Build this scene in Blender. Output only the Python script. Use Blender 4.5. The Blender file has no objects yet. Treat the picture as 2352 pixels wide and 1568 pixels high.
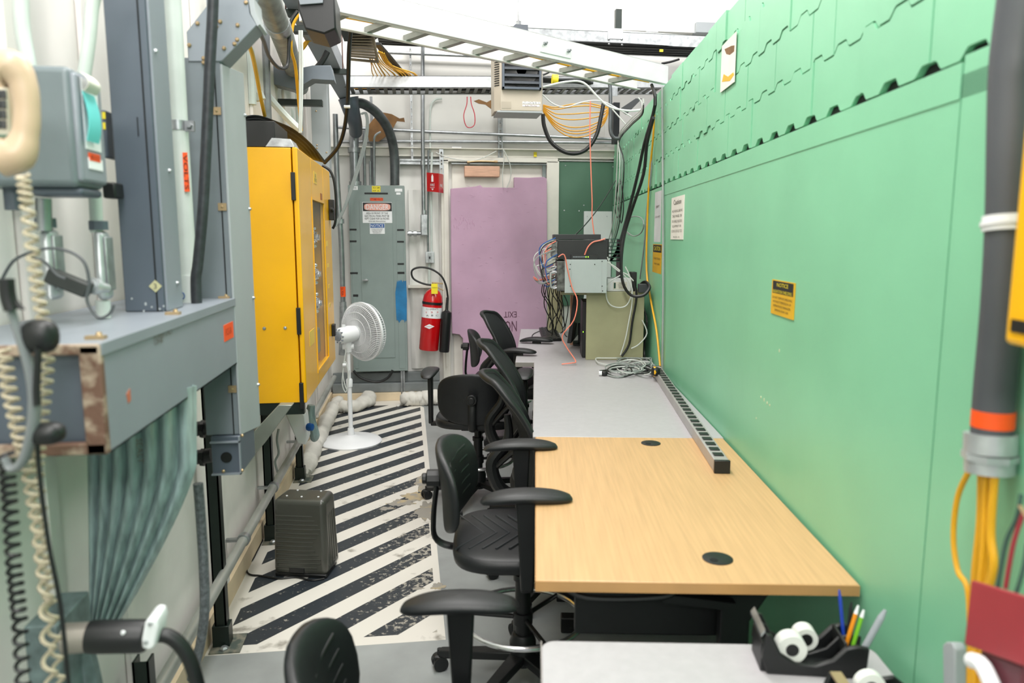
import bpy, bmesh, math, random
from mathutils import Vector as V, Matrix
random.seed(7)
S = bpy.context.scene
COL = S.collection
# ---------------------------------------------------------------- camera, world, lights, exposure
F = 1700.0
PH = math.atan(239 / F)
TH = math.atan(221 * math.cos(PH) / F)
GA = TH + math.atan(54 * math.cos(PH) / F)
CAM = V((0, 0, 1.5))
FH = V((math.sin(TH), math.cos(TH), 0))
FW = V((FH.x * math.cos(PH), FH.y * math.cos(PH), -math.sin(PH)))
RT = V((math.cos(TH), -math.sin(TH), 0))
UP = RT.cross(FW)
cd = bpy.data.cameras.new('camera'); cam = bpy.data.objects.new('camera', cd); COL.objects.link(cam)
cd.sensor_width = 36; cd.lens = 36 * F / 2352
cam.matrix_world = Matrix(((RT.x, UP.x, -FW.x, 0), (RT.y, UP.y, -FW.y, 0), (RT.z, UP.z, -FW.z, 1.5), (0, 0, 0, 1)))
cd.dof.use_dof = True; cd.dof.focus_distance = 4.2; cd.dof.aperture_fstop = 3.0
S.camera = cam
S.view_settings.view_transform = 'Standard'; S.view_settings.look = 'None'
S.view_settings.gamma = 1; S.view_settings.exposure = 0.0
w = bpy.data.worlds.new('world'); S.world = w; w.use_nodes = True
bg = w.node_tree.nodes['Background']; bg.inputs[0].default_value = (0.93, 0.97, 1, 1); bg.inputs[1].default_value = 0.40
def area(name, loc, size, power, target, col=(1, .975, .94)):
    l = bpy.data.lights.new(name, 'AREA'); l.shape = 'RECTANGLE'; l.size, l.size_y = size; l.energy = power; l.color = col
    o = bpy.data.objects.new(name, l); COL.objects.link(o); o.location = loc
    o.rotation_euler = (V(target) - V(loc)).to_track_quat('-Z', 'Y').to_euler(); return o
area('ceiling_light_back', (.9, 5.3, 4.6), (2.6, .5), 100, (1.0, 7.0, 3.4))
area('ceiling_light_middle', (.1, 3.4, 4.3), (.5, 2.4), 95, (.1, 3.4, 0))
area('ceiling_light_front', (-.05, .3, 3.7), (.6, 2.4), 95, (-.3, 1.5, .6))
area('fill_light_rear', (-.1, -2.4, 2.9), (2.2, .5), 80, (-.5, 1.5, .6))  # added fill behind the camera, brightens the lower left wall
area('ceiling_light_bay', (3.0, 3.0, 5.0), (1.5, 2.5), 120, (.3, 4.5, 1.5))
# ---------------------------------------------------------------- geometry helpers
GV = V((math.sin(GA), math.cos(GA), 0)); GU = V((math.cos(GA), -math.sin(GA), 0)); Z = V((0, 0, 1)); X = V((1, 0, 0)); Y = V((0, 1, 0))
def ray(x, y): return FW + RT * ((x - 1176) / F) + UP * ((784 - y) / F)
def plane(x, y, n, d):
    r = ray(x, y); return CAM + r * ((d - CAM.dot(n)) / r.dot(n))
def pX(x, y, v): return plane(x, y, X, v)
def pY(x, y, v): return plane(x, y, Y, v)
def pZ(x, y, v): return plane(x, y, Z, v)
def pG(x, y, u): return plane(x, y, GU, u)
def pV(x, y, v): return plane(x, y, GV, v)
def G(u, v, z): return GU * u + GV * v + Z * z
def LY(pts, Yv=None): return [pY(p[0], p[1], p[2] if len(p) > 2 else Yv) for p in pts]
def LG(pts, u=None): return [pG(p[0], p[1], p[2] if len(p) > 2 else u) for p in pts]
class B:
    def __init__(s): s.v = []; s.f = []; s.m = []; s.mi = 0
    def add(s, vs, fs):
        n = len(s.v); s.v += [V(a) for a in vs]; s.f += [tuple(i + n for i in f) for f in fs]; s.m += [s.mi] * len(fs); return s
    def ob(s, o, a, b, c):
        o, a, b, c = V(o), V(a), V(b), V(c)
        return s.add([o, o + a, o + a + b, o + b, o + c, o + a + c, o + a + b + c, o + b + c], [(0, 3, 2, 1), (4, 5, 6, 7), (0, 1, 5, 4), (1, 2, 6, 5), (2, 3, 7, 6), (3, 0, 4, 7)])
    def box(s, x0, x1, y0, y1, z0, z1): return s.ob((x0, y0, z0), (x1 - x0, 0, 0), (0, y1 - y0, 0), (0, 0, z1 - z0))
    def rY(s, x0, y0, x1, y1, Yv, d):
        a, c = pY(x0, y0, Yv), pY(x1, y1, Yv); return s.box(a.x, c.x, Yv, Yv + d, c.z, a.z)
    def rX(s, y0, y1, z0, z1, x0, d): return s.box(x0, x0 + d, y0, y1, z0, z1)
    def gb(s, u0, u1, v0, v1, z0, z1): return s.ob(G(u0, v0, z0), GU * (u1 - u0), GV * (v1 - v0), Z * (z1 - z0))
    def rG(s, x0, y0, x1, y1, u, d):
        a, c = pG(x0, y0, u), pG(x1, y1, u)
        return s.gb(u, u + d, c.dot(GV), a.dot(GV), c.z, a.z)
    def prism(s, pts, vec):
        n = len(pts); pts = [V(p) for p in pts]; vec = V(vec)
        return s.add(pts + [p + vec for p in pts], [tuple(range(n))[::-1], tuple(range(n, 2 * n))] + [(i, (i + 1) % n, n + (i + 1) % n, n + i) for i in range(n)])
    def tube(s, pts, r, n=8, sub=5, closed=False, rs=None, flat=1.0):
        pts = [V(p) for p in pts]
        if sub > 1 and len(pts) > 2:
            q = []; m = len(pts); rr = []
            for i in range(m if closed else m - 1):
                g = lambda k: pts[k % m] if closed else pts[max(0, min(m - 1, k))]
                a, b, c, d = g(i - 1), g(i), g(i + 1), g(i + 2)
                for k in range(sub):
                    t = k / sub
                    q.append(.5 * ((2 * b) + (c - a) * t + (2 * a - 5 * b + 4 * c - d) * t * t + (3 * b - a - 3 * c + d) * t ** 3))
                    if rs: rr.append(rs[i] * (1 - t) + rs[(i + 1) % m] * t)
            if not closed:
                q.append(pts[-1])
                if rs: rr.append(rs[-1])
            pts = q; rs = rr if rs else None
        m = len(pts); vs = []; nrm = None
        for i, p in enumerate(pts):
            a = pts[(i - 1) % m] if (closed or i > 0) else p
            b = pts[(i + 1) % m] if (closed or i < m - 1) else p
            t = (b - a)
            if t.length < 1e-9: t = Z.copy()
            t.normalize()
            if nrm is None: nrm = t.cross(Z if abs(t.z) < .9 else X)
            nrm = (nrm - t * nrm.dot(t)); nrm.normalize(); bn = t.cross(nrm)
            R_ = rs[i] if rs else r
            for k in range(n):
                an = 2 * math.pi * k / n; vs.append(p + nrm * (math.cos(an) * R_) + bn * (math.sin(an) * R_ * flat))
        fs = []
        for i in range(m if closed else m - 1):
            for k in range(n):
                a = i * n + k; b = i * n + (k + 1) % n; c = ((i + 1) % m) * n + (k + 1) % n; d = ((i + 1) % m) * n + k
                fs.append((a, b, c, d))
        if not closed: fs += [tuple(range(n))[::-1], tuple(range((m - 1) * n, m * n))]
        return s.add(vs, fs)
    def cyl(s, a, b, r, r2=None, n=20):
        return s.tube([a, b], r, n=n, sub=1, rs=[r, r if r2 is None else r2])
    def lathe(s, prof, c, ax=(0, 0, 1), n=28):
        ax = V(ax).normalized(); e = ax.cross(X if abs(ax.x) < .9 else Y).normalized(); g = ax.cross(e); c = V(c); vs = []; m = len(prof)
        for (r, z) in prof:
            for k in range(n):
                an = 2 * math.pi * k / n; vs.append(c + ax * z + e * (math.cos(an) * max(r, 1e-4)) + g * (math.sin(an) * max(r, 1e-4)))
        fs = [(i * n + k, i * n + (k + 1) % n, (i + 1) * n + (k + 1) % n, (i + 1) * n + k) for i in range(m - 1) for k in range(n)]
        fs += [tuple(range(n))[::-1], tuple(range((m - 1) * n, m * n))]
        return s.add(vs, fs)
    def pad(s, c, sx, sy, sz, e=.45, ez=.6, n=28, m=10, fn=None):
        sp = lambda a, p: math.copysign(abs(a) ** p, a); vs = []; c = V(c)
        for j in range(m + 1):
            ph = -math.pi / 2 + math.pi * j / m; cp, sn = sp(math.cos(ph), ez), sp(math.sin(ph), ez)
            for k in range(n):
                t = 2 * math.pi * k / n; p = V((sx * sp(math.cos(t), e) * cp, sy * sp(math.sin(t), e) * cp, sz * sn))
                if fn: p = V(fn(p))
                vs.append(c + p)
        return s.add(vs, [(j * n + k, j * n + (k + 1) % n, (j + 1) * n + (k + 1) % n, (j + 1) * n + k) for j in range(m) for k in range(n)])
    def sheet(s, fn, nu, nv, th):
        vs = []; P = [[V(fn(i / nu, j / nv)) for j in range(nv + 1)] for i in range(nu + 1)]
        N = []
        for i in range(nu + 1):
            for j in range(nv + 1):
                a = P[min(i + 1, nu)][j] - P[max(i - 1, 0)][j]; b = P[i][min(j + 1, nv)] - P[i][max(j - 1, 0)]
                N.append(a.cross(b).normalized())
        k = (nu + 1) * (nv + 1); f = [p for r in P for p in r]; vs = f + [p + N[i] * th for i, p in enumerate(f)]
        w_ = nv + 1; fs = []
        for i in range(nu):
            for j in range(nv):
                a, b, c, d = i * w_ + j, (i + 1) * w_ + j, (i + 1) * w_ + j + 1, i * w_ + j + 1
                fs += [(a, b, c, d), (a + k, d + k, c + k, b + k)]
        for i in range(nu):
            for j in (0, nv): a, b = i * w_ + j, (i + 1) * w_ + j; fs.append((a, b, b + k, a + k))
        for j in range(nv):
            for i in (0, nu): a, b = i * w_ + j, i * w_ + j + 1; fs.append((a, b, b + k, a + k))
        return s.add(vs, fs)
def rootM(o):
    while o.parent: o = o.parent
    return Matrix.Translation(o.location) @ o.rotation_euler.to_matrix().to_4x4()
def tag(o, label=None, cat=None, group=None, kind=None):
    for k, v in (('label', label), ('category', cat), ('group', group), ('kind', kind)):
        if v: o[k] = v
    return o
def T(name, label, cat, loc=(0, 0, 0), rot=0, group=None):
    o = bpy.data.objects.new(name, None); o.empty_display_size = .05; COL.objects.link(o)
    o.location = loc; o.rotation_euler = (0, 0, rot); return tag(o, label, cat, group)
def O(name, b, mat, parent=None, label=None, cat=None, group=None, bev=0, local=False, smooth=35, kind=None, seg=2):
    me = bpy.data.meshes.new(name); vs = b.v
    if parent is not None:
        if not local:
            Mi = rootM(parent).inverted(); vs = [Mi @ p for p in vs]
        loc = None
    else:
        xs = [p.x for p in vs]; ys = [p.y for p in vs]; loc = V(((min(xs) + max(xs)) / 2, (min(ys) + max(ys)) / 2, min(p.z for p in vs))); vs = [p - loc for p in vs]
    me.from_pydata([tuple(p) for p in vs], [], b.f); me.update()
    bm = bmesh.new(); bm.from_mesh(me); bmesh.ops.recalc_face_normals(bm, faces=bm.faces); bm.to_mesh(me); bm.free()
    for mm in (mat if isinstance(mat, (list, tuple)) else [mat]): me.materials.append(mm)
    if max(b.m, default=0):
        for p, i in zip(me.polygons, b.m): p.material_index = i
    if smooth:
        me.shade_smooth(); me.set_sharp_from_angle(angle=math.radians(smooth))
    o = bpy.data.objects.new(name, me); COL.objects.link(o)
    if parent is not None: o.parent = parent
    else: o.location = loc
    if bev:
        md = o.modifiers.new('bevel', 'BEVEL'); md.width = bev; md.segments = seg; md.limit_method = 'ANGLE'; md.angle_limit = math.radians(40)
    return tag(o, label, cat, group, kind)
def dup(o, parent=None, **kw):
    c = o.copy(); COL.objects.link(c); c.parent = parent
    for ch in o.children: dup(ch, c)
    for k, v in kw.items():
        if k == 'loc': c.location = v
        elif k == 'rot': c.rotation_euler = (0, 0, v)
        else: c[k] = v
    return c
def text(parent, s, c, ax, up, w_, h_, mat, name='lettering', flip=False, fit=True):
    """lettering fitted in a w_ x h_ rectangle centred on c"""
    cu = bpy.data.curves.new('t', 'FONT'); cu.body = s; cu.align_x = 'CENTER'; cu.size = 1; cu.extrude = 0.0; cu.resolution_u = 2; cu.space_line = .85
    ob = bpy.data.objects.new('t', cu); COL.objects.link(ob); bpy.context.view_layer.update()
    me = bpy.data.meshes.new_from_object(ob.evaluated_get(bpy.context.evaluated_depsgraph_get()))
    bpy.data.objects.remove(ob); bpy.data.curves.remove(cu)
    xs = [v.co.x for v in me.vertices]; ys = [v.co.y for v in me.vertices]
    cx, cy = (min(xs) + max(xs)) / 2, (min(ys) + max(ys)) / 2; sx = w_ / (max(xs) - min(xs)); sy = h_ / (max(ys) - min(ys))
    if not fit: sx = sy = min(sx, sy)
    ax, up = V(ax).normalized(), V(up).normalized()
    if flip: ax, up = -ax, -up
    nn = ax.cross(up); Mi = rootM(parent).inverted(); bm = bmesh.new(); bm.from_mesh(me)
    for v in bm.verts: v.co = Mi @ (V(c) + ax * (v.co.x - cx) * sx + up * (v.co.y - cy) * sy + nn * .0006)
    bm.to_mesh(me); bm.free(); me.materials.append(mat)
    o = bpy.data.objects.new(name, me); COL.objects.link(o); o.parent = parent; return o
# ---------------------------------------------------------------- materials
def lin(h):
    h = h.lstrip('#'); c = [int(h[i:i + 2], 16) / 255 for i in (0, 2, 4)]
    return [x / 12.92 if x <= .04045 else ((x + .055) / 1.055) ** 2.4 for x in c]
def M(name, hx, rough=.5, metal=0, var=.06, scale=8, bump=0, bscale=60, st=None, hx2=None, thr=None, trans=0, emit=0, alpha=1, coat=0):
    m = bpy.data.materials.new(name); m.use_nodes = True; nt = m.node_tree; N, Lk = nt.nodes, nt.links; bs = N['Principled BSDF']
    bs.inputs['Roughness'].default_value = rough; bs.inputs['Metallic'].default_value = metal
    tc = N.new('ShaderNodeTexCoord'); mp = N.new('ShaderNodeMapping'); Lk.new(tc.outputs['Object'], mp.inputs[0])
    if st: mp.inputs['Scale'].default_value = st
    nz = N.new('ShaderNodeTexNoise'); nz.inputs['Scale'].default_value = scale; nz.inputs['Detail'].default_value = 5; Lk.new(mp.outputs[0], nz.inputs['Vector'])
    cr = N.new('ShaderNodeValToRGB'); c = lin(hx)
    if hx2:
        c2 = lin(hx2); a, b = thr or (.4, .6); cr.color_ramp.elements[0].position = a; cr.color_ramp.elements[1].position = b
        cr.color_ramp.elements[0].color = (*c2, 1); cr.color_ramp.elements[1].color = (*c, 1)
    else:
        cr.color_ramp.elements[0].position = .3; cr.color_ramp.elements[1].position = .7
        cr.color_ramp.elements[0].color = (*[x * (1 - var * 1.6) for x in c], 1); cr.color_ramp.elements[1].color = (*[min(1, x * (1 + var)) for x in c], 1)
    Lk.new(nz.outputs['Fac'], cr.inputs[0]); Lk.new(cr.outputs[0], bs.inputs['Base Color'])
    if bump:
        n2 = N.new('ShaderNodeTexNoise'); n2.inputs['Scale'].default_value = bscale; n2.inputs['Detail'].default_value = 3; Lk.new(mp.outputs[0], n2.inputs['Vector'])
        bp = N.new('ShaderNodeBump'); bp.inputs['Strength'].default_value = bump; bp.inputs['Distance'].default_value = .004
        Lk.new(n2.outputs['Fac'], bp.inputs['Height']); Lk.new(bp.outputs[0], bs.inputs['Normal'])
    if trans: bs.inputs['Transmission Weight'].default_value = trans
    if coat: bs.inputs['Coat Weight'].default_value = coat; bs.inputs['Coat Roughness'].default_value = .15
    if emit: bs.inputs['Emission Color'].default_value = (*c, 1); bs.inputs['Emission Strength'].default_value = emit
    if alpha < 1: bs.inputs['Alpha'].default_value = alpha
    return m
green = M('green paint', '80c29c', .38, var=.04, scale=3, bump=.15, bscale=14)
green_edge = M('green block paint', '80c29c', .45, var=.05, scale=9, bump=.25, bscale=30)
void = M('dark gap', '0c100e', .9)
white_wall = M('white sheet wall', 'dddcd8', .6, var=.05, scale=2.5)
white_left = M('white painted wall', 'e6e2de', .55, var=.06, scale=4, bump=.1, bscale=12)
cream = M('cream painted wood', 'd8c5a6', .6, var=.08, scale=6)
trimw = M('white trim paint', 'dedbd2', .5, var=.05, scale=6)
floorg = M('grey floor paint', '959998', .42, var=.1, scale=5, bump=.05)
chw = M('cream floor paint', 'd9d5cc', .5, var=.08, scale=7, hx2='8f8a80', thr=(.27, .36))
steelg = M('grey enamel', '858c94', .4, var=.04, scale=5)
steelg_l = M('light grey enamel', 'a0a6a9', .4, var=.04, scale=5)
steelg_d = M('slate grey enamel', '525b66', .4, var=.06, scale=4)
panelg = M('panel grey green', '84928f', .45, var=.04, scale=6, bump=.05)
galv = M('galvanised steel', 'a9adaf', .38, .75, var=.22, scale=22)
galv_w = M('bright galvanised steel', 'b9bdbf', .35, .5, var=.12, scale=20)
alu = M('brushed aluminium', 'f0f0f0', .4, .2, var=.04, scale=10)
alu_d = M('dull aluminium rung', '8c9088', .4, .5, var=.1)
chrome = M('chrome', 'dedede', .2, .9, var=.02)
conduit = M('zinc conduit', '9b9fa2', .33, .8, var=.12, scale=18)
conduit_w = M('white painted conduit', 'c7cfca', .45, var=.07, scale=8)
darkpipe = M('dark steel conduit', '5b6062', .4, .5, var=.2, scale=14)
strut = M('dark green strut', '16241f', .4, .2, var=.2)
yellow = M('yellow enamel', 'f2b200', .33, var=.05, scale=3, coat=.3)
yellow_c = M('yellow cable', 'e0a412', .5)
yel_l = M('yellow label', 'e8d52a', .5)
yel_s = M('yellow sign', 'd5a81c', .5)
blk = M('black plastic', '111314', .44, var=.12, bump=.05)
blk_m = M('black fabric mesh', '15181a', .75, var=.2, scale=300, bump=.3, bscale=400)
blk_s = M('black satin arm pad', '17191b', .45, var=.1, bump=.1, bscale=250)
blk_c = M('black cable', '121415', .45)
rubber = M('grey rubber', '45484a', .6)
charcoal = M('charcoal plastic case', '41423c', .3, var=.08, scale=5, coat=.2)
whitep = M('white plastic', 'e4e6e8', .4, var=.02)
whitec = M('white cable', 'c9cdc9', .5)
greyc = M('grey cable', '8f9693', .5)
red = M('red paint', 'c1070f', .25, coat=.5, var=.03)
redm = M('maroon plastic', '9c2f38', .5)
orange = M('orange sticker', 'f2540f', .5)
salmon = M('salmon cable', 'e8836e', .5)
paper = M('paper', 'dedcd2', .7)
paper_w = M('white label', 'eceef0', .5)
ink = M('black ink', '17191b', .6)
ink_f = M('faded ink', '6a665c', .7)
pale = M('pale red ink', 'e8a89a', .6)
blue = M('blue ink', '14549c', .5)
bluesp = M('blue spray paint', '1c74a8', .5, var=.2, scale=9)
teal = M('teal sticky note', '5fc5c5', .6)
pink = M('pink foam board', 'c09db6', .75, var=.07, scale=3, bump=.5, bscale=9)
woodb = M('raw pine', 'd3a78e', .6, var=.1, scale=5, st=(2, 10, 12))
plank = M('white laminate', 'aeabae', .42, var=.03, scale=40, bump=.03)
maple = M('maple veneer', 'c59f72', .4, var=.07, scale=3, st=(40, 1.4, 40))
maple_e = M('maple edge band', 'b58a58', .4, var=.06)
laved = M('grey edge band', '8f8a86', .5)
beige = M('beige plastic', 'c4ab90', .35, var=.02)
beige_k = M('beige keypad', 'c9c4b2', .5)
khaki = M('khaki laminate', '9a9877', .5, var=.05, bump=.05)
bgreen = M('dark green board', '51725f', .35, var=.06, scale=3)
rust = M('rusty steel', '6e5244', .7, .2, var=.3, hx2='a89684', thr=(.42, .55), scale=25, bump=.4)
rustp = M('peeling brown paper', '7c5a35', .8, var=.25)
greens = M('grey green ribbed plastic', '8fa3a4', .3, var=.25, scale=12, st=(6, 6, .8), coat=.3)
sand = M('white sandbag cloth', 'd5d2ca', .8, var=.1, bump=.5, bscale=35)
tan = M('tan heater enamel', 'b5ac9c', .45, var=.03)
concrete = M('grey concrete curb', '7d8384', .6, var=.12)
brass = M('tarnished bolt', 'b39b78', .4, .6)
rope = M('blue cord', '7db8d2', .6)
pcb = M('green circuit rack', '1e4a3a', .5)
led = M('green led', '9cff30', .4, emit=3)
glass = M('window pane', 'dfe4e4', .05, trans=.0, alpha=.10)
gasket = M('dark panel interior', '4a4a4a', .4, .3, var=.25)
pen_b = M('blue pen', '1b3ea8', .4); pen_g = M('green pen', '7ac02a', .4); pen_o = M('orange pen', 'e89018', .4)
tape_w = M('tape roll', 'd9dcd6', .4)
redc = M('red cord', '9c2a38', .5)
aluchassis = M('pale chassis metal', 'aab2b2', .4, .25, var=.03)
# worn black floor stripes: scuffs reveal the cream paint, most near the walkway side
def worn():
    m = bpy.data.materials.new('worn black floor paint'); m.use_nodes = True; nt = m.node_tree; N, Lk = nt.nodes, nt.links; bs = N['Principled BSDF']; bs.inputs['Roughness'].default_value = .45
    g = N.new('ShaderNodeNewGeometry'); sp = N.new('ShaderNodeSeparateXYZ'); Lk.new(g.outputs['Position'], sp.inputs[0])
    mr = N.new('ShaderNodeMapRange'); mr.inputs['From Min'].default_value = -.35; mr.inputs['From Max'].default_value = .1; mr.inputs['To Min'].default_value = 0; mr.inputs['To Max'].default_value = .13; Lk.new(sp.outputs['X'], mr.inputs['Value'])
    m2 = N.new('ShaderNodeMapRange'); m2.inputs['From Min'].default_value = 5.0; m2.inputs['From Max'].default_value = 4.2; Lk.new(sp.outputs['Y'], m2.inputs['Value'])
    mu = N.new('ShaderNodeMath'); mu.operation = 'MULTIPLY'; Lk.new(mr.outputs[0], mu.inputs[0]); Lk.new(m2.outputs[0], mu.inputs[1])
    nz = N.new('ShaderNodeTexNoise'); nz.inputs['Scale'].default_value = 34; nz.inputs['Detail'].default_value = 9; nz.inputs['Roughness'].default_value = .72; Lk.new(g.outputs['Position'], nz.inputs['Vector'])
    ad = N.new('ShaderNodeMath'); ad.operation = 'ADD'; Lk.new(nz.outputs['Fac'], ad.inputs[0]); Lk.new(mu.outputs[0], ad.inputs[1])
    cr = N.new('ShaderNodeValToRGB'); e = cr.color_ramp.elements; e[0].position = .60; e[1].position = .66
    e[0].color = (*lin('2a3036'), 1); e[1].color = (*lin('a9a498'), 1); Lk.new(ad.outputs[0], cr.inputs[0]); Lk.new(cr.outputs[0], bs.inputs['Base Color']); return m
wornblk = worn()
bare = M('bare concrete stain', '97938a', .7, var=.2, scale=14, hx2='b0a182', thr=(.42, .5), bump=.2)
# ================================================================ SETTING
YB = 6.95; XL = -.80; GUW = .728
b = B(); b.box(-1.0, 4.2, -1.2, YB, -.05, 0)
b.mi = 1; b.prism([(-.785, 2.615, 0), (.085, 2.615, 0), (.045, 6.5, 0), (-.1, 6.82, 0), (-.785, 6.82, 0)], (0, 0, .0006))
b.mi = 2
def clip(poly, a, bb, c):      # keep a*x+b*y<=c
    out = []
    for i in range(len(poly)):
        p, q = poly[i], poly[(i + 1) % len(poly)]; dp = a * p[0] + bb * p[1] - c; dq = a * q[0] + bb * q[1] - c
        if dp <= 0: out.append(p)
        if dp * dq < 0: t = dp / (dp - dq); out.append((p[0] + (q[0] - p[0]) * t, p[1] + (q[1] - p[1]) * t))
    return out
sl = 1.06; per = .2758
for k in range(-2, 16):
    y0 = 3.10 + per * k; X0, X1 = -.75, .2
    P = [(X0, y0 + sl * (X0 - .05)), (X1, y0 + sl * (X1 - .05)), (X1, y0 + .137 + sl * (X1 - .05)), (X0, y0 + .137 + sl * (X0 - .05))]
    P = clip(P, -1, 0, .735); P = clip(P, 0, -1, -2.672); P = clip(P, 0, 1, 6.62)
    P = clip(P, 1, .011, .05 + .011 * 3.1)
    if len(P) > 2: b.prism([(p[0], p[1], .0006) for p in P], (0, 0, .0007))
b.mi = 3
def blob(cx, cy, rx, ry, sd, n=46, rot=0):
    r_ = random.Random(sd); ph = [r_.uniform(0, 6.28) for _ in range(6)]; out = []
    for i in range(n):
        t = 2 * math.pi * i / n; q = 1 + .14 * math.sin(3 * t + ph[0]) + .12 * math.sin(5 * t + ph[1]) + .11 * math.sin(9 * t + ph[2]) + .08 * math.sin(14 * t + ph[3])
        x, y = rx * q * math.cos(t), ry * q * math.sin(t); out.append((cx + x * math.cos(rot) - y * math.sin(rot), cy + x * math.sin(rot) + y * math.cos(rot), .0013))
    return out
b.prism(blob(.03, 4.42, .06, .16, 1), (0, 0, .0005)); b.prism(blob(-.03, 4.2, .07, .07, 2), (0, 0, .0007)); b.prism(blob(-.11, 4.1, .07, .05, 12), (0, 0, .0006)); b.prism(blob(-.19, 4.02, .04, .025, 13), (0, 0, .0005))
b.prism(blob(.03, 3.95, .05, .14, 5), (0, 0, .0005)); b.prism(blob(.07, 3.05, .03, .03, 9), (0, 0, .0004)); b.prism(blob(-.02, 3.04, .025, .012, 4), (0, 0, .0004))
O('floor', b, [floorg, chw, wornblk, bare], kind='structure', smooth=0)
# back wall
b = B(); b.box(-1.0, 4.2, YB, YB + .1, -.05, 5.4)
for q in (1163, 1395): a = pY(q, 60, YB).x; b.box(a - .012, a + .012, YB - .006, YB, 2.35, 5.4)
O('wall_back', b, white_wall, kind='structure')
b = B(); b.sheet(lambda u, v: V((-.06 + u * .27, YB - .012 - .018 * math.sin(u * 9 + v * 2) ** 2 - .012 * math.sin(v * 17 + u * 5), .28 + v * 1.65)), 14, 40, -.004)
O('trim_3', b, white_wall, kind='structure')
# girts, curb at the back wall
b = B(); b.box(-.79, 2.1, YB - .05, YB, 2.225, 2.30); b.box(-.79, 2.1, YB - .09, YB - .05, 2.292, 2.30); O('trim_1', b, trimw, kind='structure')
b = B(); b.box(-.79, 4.2, YB - .10, YB, 3.36, 3.46); O('trim_2', b, white_wall, kind='structure')
b = B(); b.box(-.785, .22, YB - .14, YB, 0, .075); O('baseboard_back', b, cream, kind='structure', bev=.004)
b = B(); b.box(-.785, .20, YB - .11, YB, .075, .16); b.box(-.785, .20, YB - .05, YB, .16, .25); O('trim_4', b, concrete, kind='structure', bev=.006)
# left wall
b = B(); b.box(XL - .1, XL, -1.2, YB, -.05, 5.4)
O('wall_left', b, white_left, kind='structure')
for i, (yy, ww) in enumerate([(1.62, .05), (1.98, .03), (2.95, .06), (3.9, .06), (4.85, .06), (5.8, .06)]):
    b = B(); b.box(XL, XL + .016, yy, yy + ww, .1, 4.5); O('trim_%d' % (i + 5), b, white_left, kind='structure', bev=.004)
b = B(); b.box(XL, -.785, -1.2, YB - .14, 0, .094); O('baseboard_left', b, cream, kind='structure')
# green wall of interlocking shielding blocks over a smooth panel
b = B()
V0, V1 = -.8, 7.1
b.gb(GUW + .012, GUW + .6, V0, V1, -.02, 2.30); b.m = [1] * len(b.m); b.mi = 0
b.gb(GUW, GUW + .012, V0, 1.335, 0, 1.775); b.gb(GUW, GUW + .012, 1.34, 4.28, 0, 1.775); b.gb(GUW - .003, GUW + .012, 4.29, V1, 0, 1.79)
b.gb(GUW + .001, GUW + .012, 1.335, 1.34, 0, .2)
b.gb(GUW - .002, GUW + .012, 1.34, 4.28, 1.735, 1.796); b.gb(GUW, GUW + .012, V0, 1.335, 1.735, 1.806)
rr = random.Random(3)
def prof(v, ph):   # stepped course line
    t = ((v + ph) / .15) % 1
    if t < .42: return 0
    if t < .52: return (t - .42) * .19
    if t < .85: return .019
    return .019 * (1 - (t - .85) / .15)
def block(b, v0, v1, z0, z1, ph0, ph1, flatbottom=False, flattop=False):
    n = max(2, int((v1 - v0) / .0075)); g = .0022; lo = []; hi = []
    for i in range(n + 1):
        v = v0 + g + (v1 - v0 - 2 * g) * i / n
        lo.append((v, z0 + (prof(v, ph0)) + g)); hi.append((v, z1 + (0 if flattop else prof(v, ph1)) - g))
    du = rr.uniform(-.004, .003)
    pts = [G(GUW + du, v, z) for v, z in lo] + [G(GUW + du, v, z) for v, z in hi[::-1]]
    b.prism(pts, GU * .08)
zc = [1.798, 1.942, 2.086, 2.230, 2.352]
for c in range(4):
    v = V0 - [0, .13, .05, .2][c]
    while v < V1:
        wv = rr.choice([.30, .30, .30, .15, .25]); ve = min(V1, v + wv)
        if ve > V0 + .05: block(b, max(v, V0), ve, zc[c], zc[c + 1] + (rr.choice([0, .004, .01]) if c == 3 else 0), .03 * c, .03 * (c + 1), flattop=(c == 3))
        v = ve
O('wall_right', b, [green, void], kind='structure', smooth=0)
# door in the back wall
D1 = B(); D1.rY(1012, 366, 1036, 895, YB - .07, .07); D1.rY(1256, 370, 1280, 895, YB - .07, .07); D1.rY(1012, 360, 1282, 374, YB - .07, .07)
fr = O('door_1', D1, trimw, kind='structure', bev=.004)
D2 = B(); a = pY(1038, 376, YB - .03); c = pY(1254, 376, YB - .03); D2.box(a.x, c.x, YB - .03, YB, .03, a.z)
O('door_leaf', D2, trimw, fr, bev=.002)
b = B(); b.rY(1037, 374, 1256, 379, YB - .085, .05); b.rY(1246, 379, 1254, 408, YB - .05, .03); O('door_stop', b, conduit, fr)
b = B(); q = pY(1019, 366, YB - .07); b.box(q.x, q.x + .012, YB - .085, YB - .07, .3, 2.15); O('door_edge_strip', b, trimw, fr)

# ================================================================ BACK WALL THINGS
def thingbox(name, label, cat, mat, b, group=None, bev=.002): return O(name, b, mat, None, label, cat, group, bev)
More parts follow.
